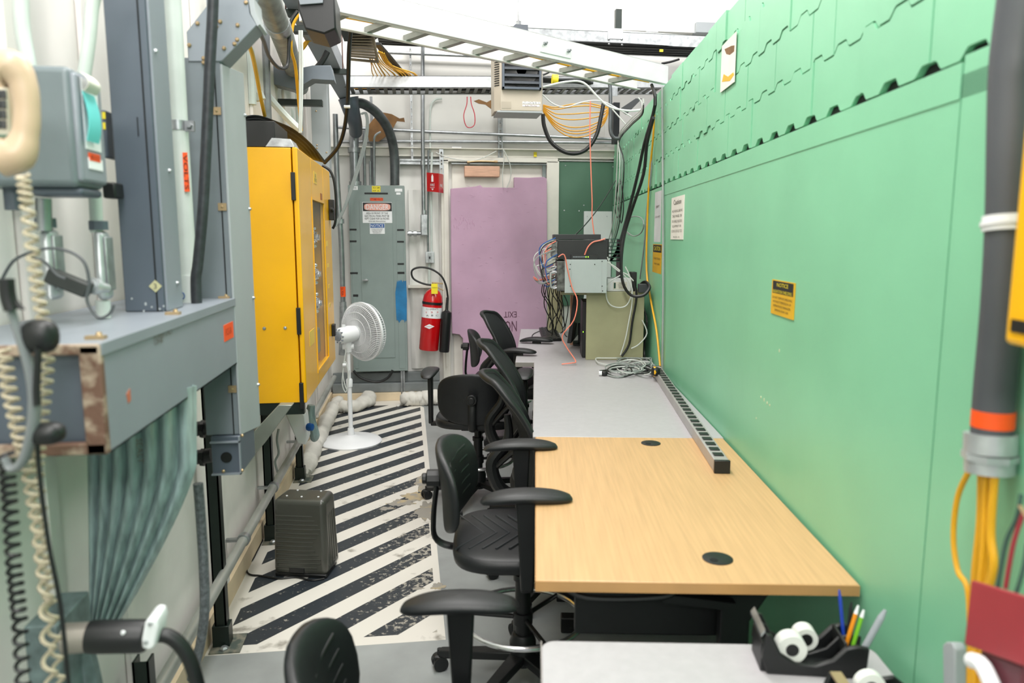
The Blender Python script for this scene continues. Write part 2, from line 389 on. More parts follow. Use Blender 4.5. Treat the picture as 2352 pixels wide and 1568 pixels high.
# pink foam
pts = [(1035, 433), (1060, 431), (1092, 428), (1103, 425), (1109, 430), (1181, 431), (1181, 407), (1215, 408), (1248, 406), (1256, 410), (1257, 560), (1256, 700), (1258, 870), (1064, 868), (1063, 777), (1055, 768), (1038, 766), (1036, 600)]
fo = T('foam_board', 'pink foam insulation board leaning over the door with notched top', 'foam board', (.75, YB - .13, .0))
b = B(); b.prism([pY(x, y, YB - .12) for x, y in pts], (0, .05, 0)); O('board', b, pink, fo, bev=.004)
b = B()
for i in range(70):
    x, y = rr.uniform(1045, 1250), rr.uniform(425, 740); l = rr.uniform(2, 9); p = pY(x, y, YB - .121); q = pY(x + l, y + rr.uniform(-3, 3), YB - .121); b.tube([p, q], .0016, n=4, sub=1)
for i in range(26):
    x = 1042 + i * 1.9; y = 512 + rr.uniform(-14, 12); p = pY(x, y, YB - .121); b.tube([p, pY(x + rr.uniform(-2, 3), y + rr.uniform(3, 9), YB - .121)], .0022, n=4, sub=1)
O('scuff_marks', b, M('pink foam scuff', 'c9a5bf', .8), fo, kind='stuff')
text(fo, 'NO', pY(1173, 749, YB - .121), X, Z, .115, .10, M('brown marker', '593347', .7), 'handwriting', flip=True)
text(fo, 'EXIT', pY(1172, 722, YB - .121), X, Z, .12, .055, bpy.data.materials['brown marker'], 'handwriting', flip=True)
b = B(); b.rY(1067, 381, 1148, 406, YB - .12, .08); thingbox('wood_block', 'short pale pine block fixed across the top of the door', 'wood block', woodb, b, bev=.005)
b = B(); b.tube(LY([(1073, 372), (1100, 370), (1142, 371)], YB - .10), .007); b.cyl(pY(1073, 372, YB - .11), pY(1079, 372, YB - .11), .011); b.cyl(pY(1136, 371, YB - .11), pY(1143, 371, YB - .11), .011); thingbox('door_closer_rod', 'thin metal rod above the wood block on the door', 'rod', brass, b, bev=0)
# green board + white panel
gbd = T('wall_board', 'dark green painted board screwed to the back wall', 'board', (1.6, YB - .03, 1.2))
b = B(); b.rY(1284, 371, 1420, 700, YB - .03, .03); O('panel', b, bgreen, gbd, bev=.002)
b = B()
for x, y in [(1299, 380), (1408, 383), (1296, 483), (1330, 484), (1341, 471), (1396, 540)]: b.cyl(pY(x, y, YB - .034), pY(x, y, YB - .03), .006, n=8)
O('screws', b, galv, gbd, kind='stuff')
b = B(); b.rY(1284, 368, 1415, 371, YB - .04, .04); O('top_channel', b, alu, gbd)
wp = T('wall_cover_plate', 'white metal cover plate on the dark green board', 'panel', (1.7, YB - .05, 1.2)); b = B(); b.rY(1342, 485, 1402, 700, YB - .055, .025); O('plate', b, whitep, wp, bev=.003)
b = B()
for x in (1349, 1394): b.cyl(pY(x, 497, YB - .06), pY(x, 497, YB - .054), .005, n=8)
O('screws', b, galv, wp)
# electrical panel
PF = 6.80
ep = T('electrical_panel', 'tall grey green electrical panel with danger sign and blue paint smear', 'electrical panel', ((-.35), PF, .25))
b = B(); b.rY(799, 425, 937, 851, PF, YB - PF - .003); O('cabinet_body', b, panelg, ep, bev=.003)
b = B(); b.rY(825, 461, 908, 821, PF - .005, .005); O('door', b, panelg, ep, bev=.002)
b = B(); b.rY(804, 461, 824, 846, PF - .003, .003); b.rY(909, 461, 932, 846, PF - .003, .003); O('trim_strip', b, panelg, ep, bev=.001)
b = B(); c0 = pY(841, 643, PF - .006); b.cyl(c0, c0 + V((0, -.03, 0)), .012, n=12); b.box(c0.x - .032, c0.x + .02, c0.y - .035, c0.y - .022, c0.z - .006, c0.z + .008); O('latch', b, galv, ep, bev=.002)
b = B(); r2 = random.Random(8); top = [(912 + i * 2.1, 645 + r2.uniform(-3, 3)) for i in range(11)]; bot = [(934 - i * 2.1, 733 + r2.uniform(0, 10)) for i in range(12)]
b.prism([pY(x, y, PF - .0045) for x, y in top + [(935, 690)] + bot + [(909, 700), (908, 672)]], (0, .001, 0)); O('paint_smear', b, bluesp, ep)
def label(x0, y0, x1, y1, Yv, mat, name='label_plate', par=None):
    b = B(); b.rY(x0, y0, x1, y1, Yv - .0012, .0012); return O(name, b, mat, par or ep, smooth=0)
for (x0, y0, x1, y1) in [(803, 525, 819, 529), (803, 552, 819, 556), (804, 625, 822, 629), (811, 676, 823, 681), (912, 526, 928, 530), (912, 553, 928, 557), (913, 604, 928, 608), (913, 624, 929, 629), (837, 442, 891, 446)]: label(x0, y0, x1, y1, PF - .003, ink)
label(854, 427, 874, 441, PF, yel_l); label(807, 427, 822, 436, PF, paper_w); label(907, 433, 924, 440, PF, paper_w); label(910, 442, 920, 447, PF, paper_w); label(850, 454, 880, 461, PF, orange)
text(ep, '277/480 VOLTS', pY(865, 457.5, PF - .0015), X, Z, .11, .018, ink)
text(ep, '53 28', pY(864, 431, PF - .0015), X, Z, .055, .012, ink); text(ep, 'PP A', pY(864, 438, PF - .0015), X, Z, .055, .01, ink)
text(ep, '||||||', pY(814, 431.5, PF - .0015), X, Z, .03, .02, ink)
sg = T('danger_sign', 'white and red danger sign on electrical panel door', 'sign', pY(866, 511, PF - .006))
b = B(); b.rY(832, 464, 901, 512, PF - .008, .003); O('plate', b, paper_w, sg, smooth=0)
b = B(); b.rY(833, 465, 900, 485, PF - .009, .001); O('header_band', b, ink, sg, smooth=0)
b = B(); a, c = pY(836, 467, PF - .010), pY(897, 483.5, PF - .010); b.pad(((a.x + c.x) / 2, PF - .010, (a.z + c.z) / 2), (c.x - a.x) / 2, .0015, (a.z - c.z) / 2, e=.8, ez=.5); O('oval', b, pale, sg)
text(sg, 'DANGER', pY(866.5, 475.5, PF - .0125), X, Z, .20, .045, paper_w)
for i, (s_, w_) in enumerate([('AREA IN FRONT OF THIS', 52), ('ELECTRICAL PANEL MUST BE', 58), ('KEPT CLEAR FOR 36 INCHES', 58), ('OSHA-NEC REGULATIONS', 40)]):
    text(sg, s_, pY(866, 489.5 + i * 6.2, PF - .0095), X, Z, w_ * .0037, .017 if i < 3 else .011, ink)
ng = T('notice_sign', 'small blue and white notice sign under the danger sign', 'sign', pY(866, 537, PF - .006))
b = B(); b.rY(849, 513, 884, 537, PF - .008, .003); O('plate', b, paper_w, ng, smooth=0)
b = B(); b.rY(850, 513.5, 883, 523, PF - .009, .001); O('header_band', b, blue, ng, smooth=0)
text(ng, 'NOTICE', pY(866, 518.3, PF - .0095), X, Z, .11, .024, paper_w)
for i in range(4): text(ng, ['THIS PANEL HAS BEEN LABELED', 'IN ACCORDANCE WITH NEC AND', 'PERSONNEL SAFETY', 'AUTHORIZED ONLY'][i], pY(866, 526 + i * 2.9, PF - .0095), X, Z, .1 - .01 * i, .007, ink)
lg = T('panel_stand', 'slotted galvanised strut leg under the electrical panel', 'strut', pY(925, 905, PF)); b = B(); a = pY(925, 851, PF + .03); b.box(a.x - .018, a.x - .006, PF + .01, PF + .05, .0, a.z); b.box(a.x + .006, a.x + .018, PF + .01, PF + .05, 0, a.z); b.box(a.x - .018, a.x + .018, PF + .045, PF + .05, 0, a.z); O('channel', b, galv, lg)
# conduits on the back wall
def pipe(name, label, pts, r, mat, Yv=None, group=None, cat='conduit', n=10, rings=()):
    P = LY(pts, Yv)
    if not rings: b = B(); b.tube(P, r, n=n); return O(name, b, mat, None, label, cat, group)
    t = T(name, label, cat, P[-1], 0, group); b = B(); b.tube(P, r, n=n); O('tube', b, mat, t)
    for (x, y, yy) in rings:
        i = min(range(len(P)), key=lambda k: (P[k] - pY(x, y, yy)).length); c = pY(x, y, yy); d = (P[min(i + 1, len(P) - 1)] - P[max(i - 1, 0)]).normalized(); b = B(); b.cyl(c - d * .02, c + d * .02, r * 1.28, n=16); O('coupling', b, galv, t)
    return t
pipe('steel_conduit', 'thick vertical zinc conduit entering the top left of electrical panel', [(813, 300), (814, 360), (816, 425)], .042, conduit, 6.87, n=20, rings=[(813, 345, 6.87), (816, 422, 6.87)])
pipe('bent_conduit', 'large dark conduit curving down into top of electrical panel', [(818, 236, 6.45), (838, 240, 6.5), (868, 262, 6.6), (893, 300, 6.75), (905, 350, 6.85), (907, 425, 6.87)], .041, darkpipe, n=20)
pipe('thin_conduit', 'thin straight conduit left of the thick bend above the panel', [(858, 250), (857, 310), (839, 340), (838, 425)][0:0] or [(854, 220), (855, 300), (838, 310)][0:0] or [(836, 300), (838, 425)], .013, conduit, 6.87)
pipe('thin_conduit', 'thin conduit with a short hook beside the thick bend', [(875, 303), (862, 312), (859, 335), (859, 425)], .014, conduit, 6.86)
pipe('thin_conduit', 'thin long conduit rising from panel top towards the cable tray', [(852, 222), (854, 300), (852, 425)], .012, conduit, 6.9)
pipe('thin_conduit', 'short stubby conduit with cut end above the panel', [(850, 370), (851, 425)], .011, conduit, 6.83)
pipe('vertical_conduit', 'zinc conduit left of electrical panel with orange volts sticker', [(770, 262, 6.6), (774, 400, 6.6), (784, 560, 6.6), (788, 700, 6.6)], .022, conduit, n=14, rings=[(783, 508, 6.6), (788, 698, 6.6)])
b = B(); b.tube(LY([(787.4, 658), (788, 681)], 6.6), .0235, n=14, sub=1); vt = T('voltage_sticker', 'orange volts sticker wrapped round the conduit beside panel', 'sticker', pY(788, 681, 6.6)); O('wrap', b, orange, vt); text(vt, 'VOLTS', pY(787, 669, 6.572), Z, -X, .07, .018, ink)
b = B(); b.tube(LY([(788, 702, 6.6), (790, 760, 6.6), (786, 815, 6.6)], None), .034, n=12, rs=[.03, .04, .03]); thingbox('conduit_fitting', 'grey conduit elbow fitting behind the white fan', 'fitting', galv, b, bev=0)
vc = pipe('vertical_conduit', 'tall zinc conduit with elbow right of electrical panel', [(971, 100), (971, 300), (973, 485)], .017, conduit, 6.84, n=12, rings=[(971, 374, 6.84), (974, 488, 6.84)])
le = T('conduit_elbow', 'galvanised elbow fitting joining conduit to panel side', 'fitting', pY(980, 540, 6.84)); b = B(); b.rY(966, 492, 983, 541, 6.81, .055); O('body', b, galv, le, bev=.008)
b = B(); b.cyl(pY(968, 536, 6.84), pY(936, 536, 6.84), .018); O('branch_tube', b, conduit, le)
for xx in (941, 953): b = B(); b.cyl(pY(xx - 3, 536, 6.84), pY(xx + 4, 536, 6.84), .026, n=8); O('lock_nut', b, galv, le)
pipe('thin_conduit', 'white thin conduit running down behind the fire sign', [(992, 350), (990, 440), (991, 580)], .011, conduit_w, 6.88)
pipe('thin_conduit', 'slim conduit beside the white one running down to switch box', [(984, 345), (983, 470), (983, 580)], .010, conduit, 6.88)
pipe('thin_conduit', 'short conduit below the small switch box', [(986, 605), (986, 655)], .014, conduit_w, 6.88)
sb = T('switch_box', 'small galvanised switch box on thin conduits', 'switch box', pY(987, 605, 6.85)); b = B(); b.rY(977, 578, 998, 604, 6.83, .06); O('box', b, galv_w, sb, bev=.004); b = B(); b.rY(983, 580, 991, 602, 6.825, .006); O('cover', b, galv, sb, bev=.002); b = B(); b.rY(985.5, 589, 988.5, 594, 6.81, .015); O('toggle', b, ink, sb)
b = B(); b.rY(937, 655, 1000, 661, 6.85, .1); b.rY(937, 661, 1000, 664, 6.93, .02); thingbox('metal_shelf', 'narrow metal ledge between panel and door frame', 'ledge', trimw, b)
# fire sign
fs = T('fire_sign', 'red fire extinguisher sign folded to a corner on the wall', 'sign', pY(1000, 437, 6.78))
b = B(); a, c, e = pY(980, 396, 6.80), pY(1007, 398, 6.70), pY(1018, 400, 6.80); hh = .165
b.prism([a, c, c - Z * hh, a - Z * (hh + .0)], V((.004, .006, 0))); b.prism([c, V((e.x, e.y, c.z)), V((e.x, e.y, c.z - hh)), c - Z * hh], V((-.004, .004, 0))); O('plate', b, red, fs, smooth=0)
ax = (c - a); ax.z = 0; ax.normalize(); mid = (a + c) / 2 - Z * hh / 2; nn = ax.cross(Z)
text(fs, 'FIRE', mid - Z * .022 + nn * .002, ax, Z, .05, .022, paper_w); text(fs, 'Extinguisher', mid - Z * .045 + nn * .002, ax, Z, .055, .013, paper_w)
b = B(); b.cyl(mid + Z * .005 + nn * .003, mid + Z * .055 + nn * .003, .010, n=10); b.cyl(mid + Z * .055 + nn * .003, mid + Z * .068 + nn * .003, .005, n=8); b.prism([mid - Z * .055 + nn * .002 - ax * .014, mid - Z * .055 + nn * .002 + ax * .014, mid - Z * .07 + nn * .002], nn * .001); O('pictogram', b, paper_w, fs)
ax2 = (V((e.x, e.y, 0)) - V((c.x, c.y, 0))).normalized(); m2 = (V((e.x, e.y, c.z)) + c) / 2 - Z * hh / 2; n2_ = ax2.cross(Z); text(fs, 'FIRE', m2 + n2_ * .002 - Z * .02, ax2, Z, .06, .025, paper_w)
# extinguisher
ex = T('fire_extinguisher', 'red fire extinguisher with black horn hanging beside the door', 'fire extinguisher', pY(992, 803, 6.72))
bt, tp = pY(985, 803, 6.72), pY(996, 662, 6.72); ax = (tp - bt).normalized(); L = (tp - bt).length
b = B(); b.lathe([(0, 0), (.085, 0), (.09, .01), (.09, L * .80), (.082, L * .88), (.06, L * .95), (.03, L * .99), (.02, L), (0, L)], bt, ax, 32); O('cylinder', b, red, ex)
b = B(); b.lathe([(.0912, L * .53), (.0912, L * .70)], bt, ax, 32); O('instruction_label', b, paper_w, ex, smooth=60)
lc = bt + ax * L * .64 + V((.0, -.093, 0))
for i, s_ in enumerate(['TO OPERATE', '1  2  3', 'A  B  C']): text(ex, s_, lc + Z * (.022 - .028 * i), X, Z, .11, .014, ink if i != 1 else red)
b = B(); b.lathe([(.093, L * .745), (.093, L * .785)], bt, ax, 32); O('strap', b, blk, ex, smooth=60)
lc2 = bt + ax * L * .40 + V((-.015, -.0915, 0)); b = B(); b.prism([lc2 + V((-.045, 0, 0)), lc2 + V((0, 0, -.022)), lc2 + V((.045, 0, 0)), lc2 + V((0, 0, .022))], (0, -.001, 0)); O('diamond_label', b, paper_w, ex, smooth=0); text(ex, 'AMEREX', lc2 + V((0, -.0015, 0)), X, Z, .055, .008, red)
b = B(); b.cyl(tp, tp + ax * .05, .018); b.ob(tp + ax * .045 + V((-.02, -.01, 0)), (.1, 0, -.01), (0, .02, 0), (0, 0, .014)); b.ob(tp + ax * .02 + V((.0, -.01, 0)), (.085, 0, -.045), (0, .02, 0), (0, 0, .012)); O('valve_handle', b, brass, ex, bev=.002)
b = B(); b.tube(LY([(1001, 655), (975, 652), (950, 640), (946, 622), (962, 614), (988, 617), (1012, 632), (1024, 655), (1029, 685)], 6.70), .009, n=10); O('hose', b, blk_c, ex)
b = B(); h0, h1 = pY(1028, 683, 6.68), pY(1020, 808, 6.68); hx_ = (h1 - h0).normalized(); HL = (h1 - h0).length; b.lathe([(0, 0), (.012, 0), (.014, HL * .22), (.018, HL * .24), (.044, HL * .27), (.047, HL * .34), (.046, HL * .98), (.042, HL), (0, HL)], h0, hx_, 24); O('horn', b, blk, ex)
b = B(); b.box(bt.x - .04, bt.x + .06, bt.y + .06, YB - .02, bt.z + .33, bt.z + .37); O('wall_bracket', b, blk, ex)
b = B(); q = pY(998, 663, 6.615); b.ob(q + V((-.028, 0, -.045)), (.056, 0, 0), (0, .002, 0), (0, 0, .09)); O('inspection_tag', b, yel_l, ex, smooth=0); text(ex, 'MAINTENANCE', q + V((0, -.001, .01)), X, Z, .042, .008, ink)
# unistruts and slotted struts near the panel
def strutbar(name, label, x0, y0, x1, y1, Yv, d, mat, group=None):
    b = B(); a, c = pY(x0, y0, Yv), pY(x1, y1, Yv); h = a.z - c.z
    if abs(c.x - a.x) > h:
        b.box(a.x, c.x, Yv, Yv + d, a.z - h * .3, a.z); b.box(a.x, c.x, Yv, Yv + d, c.z, c.z + h * .3); b.box(a.x, c.x, Yv + d * .6, Yv + d, c.z, a.z)
    else:
        w_ = c.x - a.x; b.box(a.x, a.x + w_ * .3, Yv, Yv + d, c.z, a.z); b.box(c.x - w_ * .3, c.x, Yv, Yv + d, c.z, a.z); k = int(h / .06)
        for i in range(k + 1): b.box(a.x, c.x, Yv + d * .3, Yv + d, c.z + h * i / max(k, 1) - .012, c.z + h * i / max(k, 1) + .012)
    return O(name, b, mat, None, label, 'strut', group)
strutbar('metal_strut', 'horizontal grey strut behind fire sign right of panel top', 918, 365, 1018, 378, 6.88, .04, galv)
strutbar('metal_strut', 'dark green horizontal strut behind conduits above the panel', 792, 344, 932, 356, 6.91, .03, strut)
strutbar('slotted_strut', 'long vertical slotted strut hanging down to the door header', 940, 110, 949, 362, 6.88, .04, galv)
strutbar('metal_strut', 'short vertical strut beside the fire sign', 1009, 345, 1019, 402, 6.86, .04, galv)
strutbar('slotted_strut', 'vertical strut below the heater down to the door header', 1144, 262, 1155, 362, 6.88, .04, galv)
pipe('horizontal_conduit', 'upper of two parallel conduits across the back wall', [(770, 292), (1000, 303), (1425, 320)], .014, conduit, 6.88, 'parallel conduits above the door')
pipe('horizontal_conduit', 'lower of two parallel conduits across the back wall', [(770, 326), (1000, 325), (1425, 328)], .014, conduit, 6.90, 'parallel conduits above the door')
pipe('horizontal_conduit', 'conduit crossing the wall just under upper cable tray', [(850, 119), (1000, 125), (1145, 131)], .014, conduit, 6.88)
pipe('horizontal_conduit', 'bright conduit across overexposed wall above the heater', [(1060, 39), (1240, 48), (1410, 54)], .019, conduit_w, 6.88)
pipe('horizontal_conduit', 'long bright conduit just above the upper cable tray', [(1180, 62), (1400, 74), (1640, 90)], .02, conduit_w, 6.7)
pipe('vertical_conduit', 'slim bright conduit rising up the upper back wall', [(1316, -10), (1315, 40), (1314, 80)], .013, conduit_w, 6.86)
pipe('vertical_conduit', 'pale conduit hooking down between struts near the door', [(1015, 226), (998, 230), (988, 255), (988, 350)], .010, conduit_w, 6.9)
pipe('vertical_conduit', 'zinc conduit passing behind the lower cable tray', [(1311, 160), (1312, 190)], .013, conduit, 6.86)
b = B(); b.rY(1415, 20, 1428, 72, 6.5, .05); thingbox('vertical_strut', 'dark strut stub standing on the upper cable tray', 'strut', strut, b)
b = B(); b.rY(1386, -20, 1410, 66, 6.88, .06); thingbox('wall_channel', 'white vertical channel on upper back wall', 'channel', galv_w, b)
jb = T('junction_box', 'small white junction box with conduit on upper back wall', 'junction box', pY(1500, 74, 6.8)); b = B(); b.rY(1486, 49, 1512, 74, 6.84, .08); O('box', b, whitep, jb, bev=.003); b = B(); b.cyl(pY(1436, 56, 6.88), pY(1486, 58, 6.88), .014); O('conduit_stub', b, conduit_w, jb); 
b = B(); b.rY(1600, 50, 1660, 76, 6.8, .1); thingbox('junction_box', 'grey box at the top edge of the green block wall', 'junction box', steelg_l, b)
b = B(); b.rY(1038, 337, 1060, 344, 6.9, .05); thingbox('junction_box', 'tiny white box with wires above the door header', 'junction box', whitep, b)
b = B(); b.rY(1226, 349, 1233, 360, 6.89, .004); thingbox('tape_piece', 'small yellow tape scrap stuck on the door header', 'tape', yel_l, b, bev=0)
pipe('hanging_wire', 'thin white wire drooping across the door header', [(1001, 350), (1030, 362), (1080, 369), (1110, 362), (1140, 347)], .004, whitec, 6.85, cat='cable')
pipe('hanging_wire', 'thin white wire hanging down over the door from the strut', [(1155, 340), (1158, 360), (1154, 400), (1155, 430)], .004, whitec, 6.80, cat='cable')
pipe('hanging_wire', 'second thin wire curling down over the pink board top', [(1158, 345), (1172, 380), (1172, 410), (1163, 432)], .004, whitec, 6.79, cat='cable')
pipe('hanging_wire', 'red cord loop hanging from the lower cable tray', [(1073, 222), (1072, 240), (1065, 265), (1070, 288), (1080, 293), (1090, 285), (1090, 262), (1083, 240), (1081, 222)], .004, redc, 6.1, cat='cable')
b = B(); rp = random.Random(5); b.prism([pY(x, y, 6.85) for x, y in [(843, 300), (848, 285), (862, 268), (880, 258), (900, 262), (918, 272), (928, 270), (930, 280), (912, 278), (902, 295), (888, 312), (870, 325), (848, 324)]], (0, .01, 0)); thingbox('paper_scrap', 'torn brown paper hanging behind the bent conduit', 'paper', rustp, b, bev=0)
b = B(); b.prism([pY(x, y, 6.7) for x, y in [(1088, 232), (1100, 228), (1118, 235), (1134, 226), (1140, 245), (1136, 258), (1128, 250), (1115, 240), (1100, 238)]], (0, .01, 0)); thingbox('paper_scrap', 'torn brown paper under the tray beside heater', 'paper', rustp, b, bev=0)
# ================================================================ DESKS (axes of the green wall)
def GT(name, label, cat, u, v, z=0, group=None): return T(name, label, cat, G(u, v, z), -GA, group)
def gB(): return B()
def desk(name, label, u0, u1, v0, v1, zt, th, mat, emat, legs=True, corner=0):
    t = GT(name, label, 'desk', (u0 + u1) / 2, (v0 + v1) / 2)
    c0, c1 = u0 - (u0 + u1) / 2, u1 - (u0 + u1) / 2; h = (v1 - v0) / 2
    b = B()
    if corner:
        P = []
        for (cx, cy, a0) in ((c1 - corner, h - corner, 0), (c0 + corner, h - corner, 90), (c0 + corner, -h + corner, 180), (c1 - corner, -h + corner, 270)):
            for k in range(7): a = math.radians(a0 + 15 * k); P.append((cx + corner * math.cos(a), cy + corner * math.sin(a), zt - th))
        b.prism(P, (0, 0, th))
    else: b.box(c0, c1, -h, h, zt - th, zt)
    O('desk_top', b, mat, t, local=True, bev=.003)
    if emat:
        b = B(); b.box(c0, c1, -h - .0015, -h + .001, zt - th, zt - .002); b.box(c0 - .0015, c0 + .001, -h, h, zt - th, zt - .002); O('edge_band', b, emat, t, local=True)
    if legs:
        for s in (-1, 1):
            y = s * (h - .12); b = B()
            b.prism([(c0 + .10, y, zt - th), (c1 - .04, y, zt - th), (c1 - .04, y, zt - th - .03), (c1 - .15, y, zt - th - .05), (c1 - .20, y, zt - th - .13), (c1 - .20, y, .06), (c1 - .27, y, .06), (c1 - .27, y, zt - th - .10), (c1 - .32, y, zt - th - .06), (c0 + .10, y, zt - th - .03)], (0, .04, 0))
            b.box(c0 + .10, c1 - .05, y, y + .05, 0, .06); O('leg', b, blk, t, local=True, bev=.004)
    return t, c0, c1, h
wd, c0, c1, h = desk('work_desk', 'maple topped desk with two black cable grommets against green wall', .004, .72, 1.568, 2.775, .74, .026, maple, maple_e)
for (u, v) in ((.433, 2.694), (.438, 1.693)):
    b = B(); b.lathe([(0, 0), (.036, 0), (.036, .002), (.033, .003), (0, .003)], G(u, v, .74), Z, 28); g_ = O('cable_grommet', b, steelg_d if 0 else blk, wd)
    b = B(); b.lathe([(0, 0), (.010, 0), (.010, .0012), (0, .0012)], G(u - .012, v - .014, .7428), Z, 14); O('grommet_hole', b, void, g_)
b = B(); b.box(c0 + .10, c1 - .25, -h + .2, -h + .235, .50, .70); b.box(c0 + .12, c1 - .2, -h + .10, h - .1, .66, .69); O('modesty_panel', b, blk, wd, local=True, bev=.004)
b = B(); b.tube([(c0 + .06, -h + .10, .69), (c0 + .12, -h + .08, .66), (c0 + .30, -h + .08, .665), (c0 + .34, -h + .10, .69)], .008); b.ob((c0 + .30, -h + .08, .65), (.17, 0, -.02), (0, .03, 0), (0, 0, .02)); O('cable_tray', b, blk, wd, local=True)
gd, *_ = desk('work_desk', 'long pale grey laminate desk beyond the maple one', -.006, .724, 2.779, 4.50, .74, .026, plank, laved)
fd, *_ = desk('work_desk', 'far pale desk under the computer stack near pink board', -.12, .71, 4.505, 6.17, .738, .03, plank, laved)
nd, *_ = desk('low_desk', 'low pale desk with rounded corner in the foreground', .016, .70, .30, 1.458, .66, .028, plank, laved, corner=.03)
# power strip
ps = T('power_strip', 'long grey power strip lying across both desks', 'power strip', G(.609, 2.354, .741), 0)
A0, A1 = G(.609, 2.34, .7405), G(.683, 4.13, .7405); d = (A1 - A0); Ln = d.length; d.normalize(); sd = d.cross(Z)
b = B(); b.ob(A0 - sd * .024 + d * .012, sd * .048, d * (Ln - .012), Z * .042); O('housing', b, M('grey anodised housing', 'aaa7a5', .4, .25), ps, bev=.003)
b = B(); b.ob(A0 - sd * .0255, sd * .051, d * .014, Z * .0435); O('end_cap', b, blk, ps, bev=.002)
b = B(); b.ob(A0 + d * (Ln - .005) - sd * .0255, sd * .051, d * .014, Z * .0435); O('end_cap', b, blk, ps, bev=.002)
o0 = None
for i in range(26):
    k = .055 + i * (Ln - .10) / 26
    if o0 is None:
        b = B(); b.ob(A0 - sd * .0165 + d * k + Z * .042, sd * .033, d * .036, Z * .0035); o0 = O('outlet', b, blk, ps, bev=.003)
    else: c = dup(o0, ps); c.location = d * (k - .055)
# ================================================================ CHAIRS
def base_parts(t, ring=True, R=.30, zh=.10, seat_z=.5, rr_=.2, ringz=.26):
    b = B()
    for k in range(5):
        a = math.radians(72 * k + 20); e = V((math.cos(a), math.sin(a), 0)); s_ = e.cross(Z)
        b.prism([V((0, 0, zh + .02)) + s_ * .028, V((0, 0, zh + .02)) - s_ * .028, e * R - s_ * .016 + Z * .075, e * R + s_ * .016 + Z * .075], (0, 0, -.03 + 0))
    b.lathe([(0, zh - .03), (.042, zh - .03), (.045, zh + .05), (.034, zh + .08), (0, zh + .08)], (0, 0, 0)); O('star_base', b, blk, t, local=True, bev=.005)
    for k in range(5):
        a = math.radians(72 * k + 20); e = V((math.cos(a), math.sin(a), 0)) * R; s_ = V((-math.sin(a + .6), math.cos(a + .6), 0)); b = B()
        for q in (-1, 1): b.cyl(e + Z * .026 + s_ * q * .008, e + Z * .026 + s_ * q * .024, .026, n=16)
        b.cyl(e + Z * .03, e + Z * .075, .009, n=10); b.pad(e + Z * .042, .024, .02, .014, n=12, m=6); O('caster', b, blk, t, local=True)
    b = B(); b.cyl((0, 0, zh + .05), (0, 0, seat_z - .16), .026, n=20); b.cyl((0, 0, seat_z - .2), (0, 0, seat_z - .05), .021, n=16); b.lathe([(0, seat_z - .17), (.032, seat_z - .17), (.032, seat_z - .15), (0, seat_z - .15)], (0, 0, 0)); O('column', b, blk, t, local=True)
    if ring:
        b = B(); n = 36; b.tube([(rr_ * math.cos(2 * math.pi * i / n), rr_ * math.sin(2 * math.pi * i / n), ringz) for i in range(n)], .0095, n=10, sub=1, closed=True)
        fr_ = O('foot_ring', b, chrome, t, local=True); b = B()
        for k in range(3): a = math.radians(120 * k + 50); b.tube([(0, 0, ringz), (rr_ * math.cos(a), rr_ * math.sin(a), ringz)], .008, n=8, sub=1)
        b.cyl((0, 0, ringz - .02), (0, 0, ringz + .02), .033); O('ring_spokes', b, blk, fr_, local=True)
def armrest(t, y, zt, zs, x=0, L=.27, yaw=0):
    c_, s_ = math.cos(yaw), math.sin(yaw)
    def fn(p):
        wy = 1 - .12 * (p.x / (L / 2)) ** 2; q = V((p.x, p.y * wy, p.z - .010 * (p.x / (L / 2)) ** 2 * (1 if p.x > 0 else 1.8))); return (q.x * c_ - q.y * s_, q.x * s_ + q.y * c_, q.z)
    b = B(); b.pad((x, y, zt - .015), L / 2, .046, .017, e=.62, ez=.8, n=36, fn=fn); pd = O('arm_pad', b, blk_s, t, local=True, smooth=60)
    b = B(); b.prism([(x - .03, y - .012, zt - .02), (x + .035, y - .012, zt - .02), (x + .022, y - .012, zs), (x - .016, y - .012, zs)], (0, .024, 0))
    b.box(x - .016, x + .022, min(y, 0), max(y, 0), zs - .015, zs + .005) if 0 else b.prism([(x - .016, y, zs - .012), (x + .022, y, zs - .012), (x + .022, y, zs + .012), (x - .016, y, zs + .012)], (0, -math.copysign(abs(y) * .72, y), 0))
    O('arm_post', b, blk, t, local=True, bev=.006)
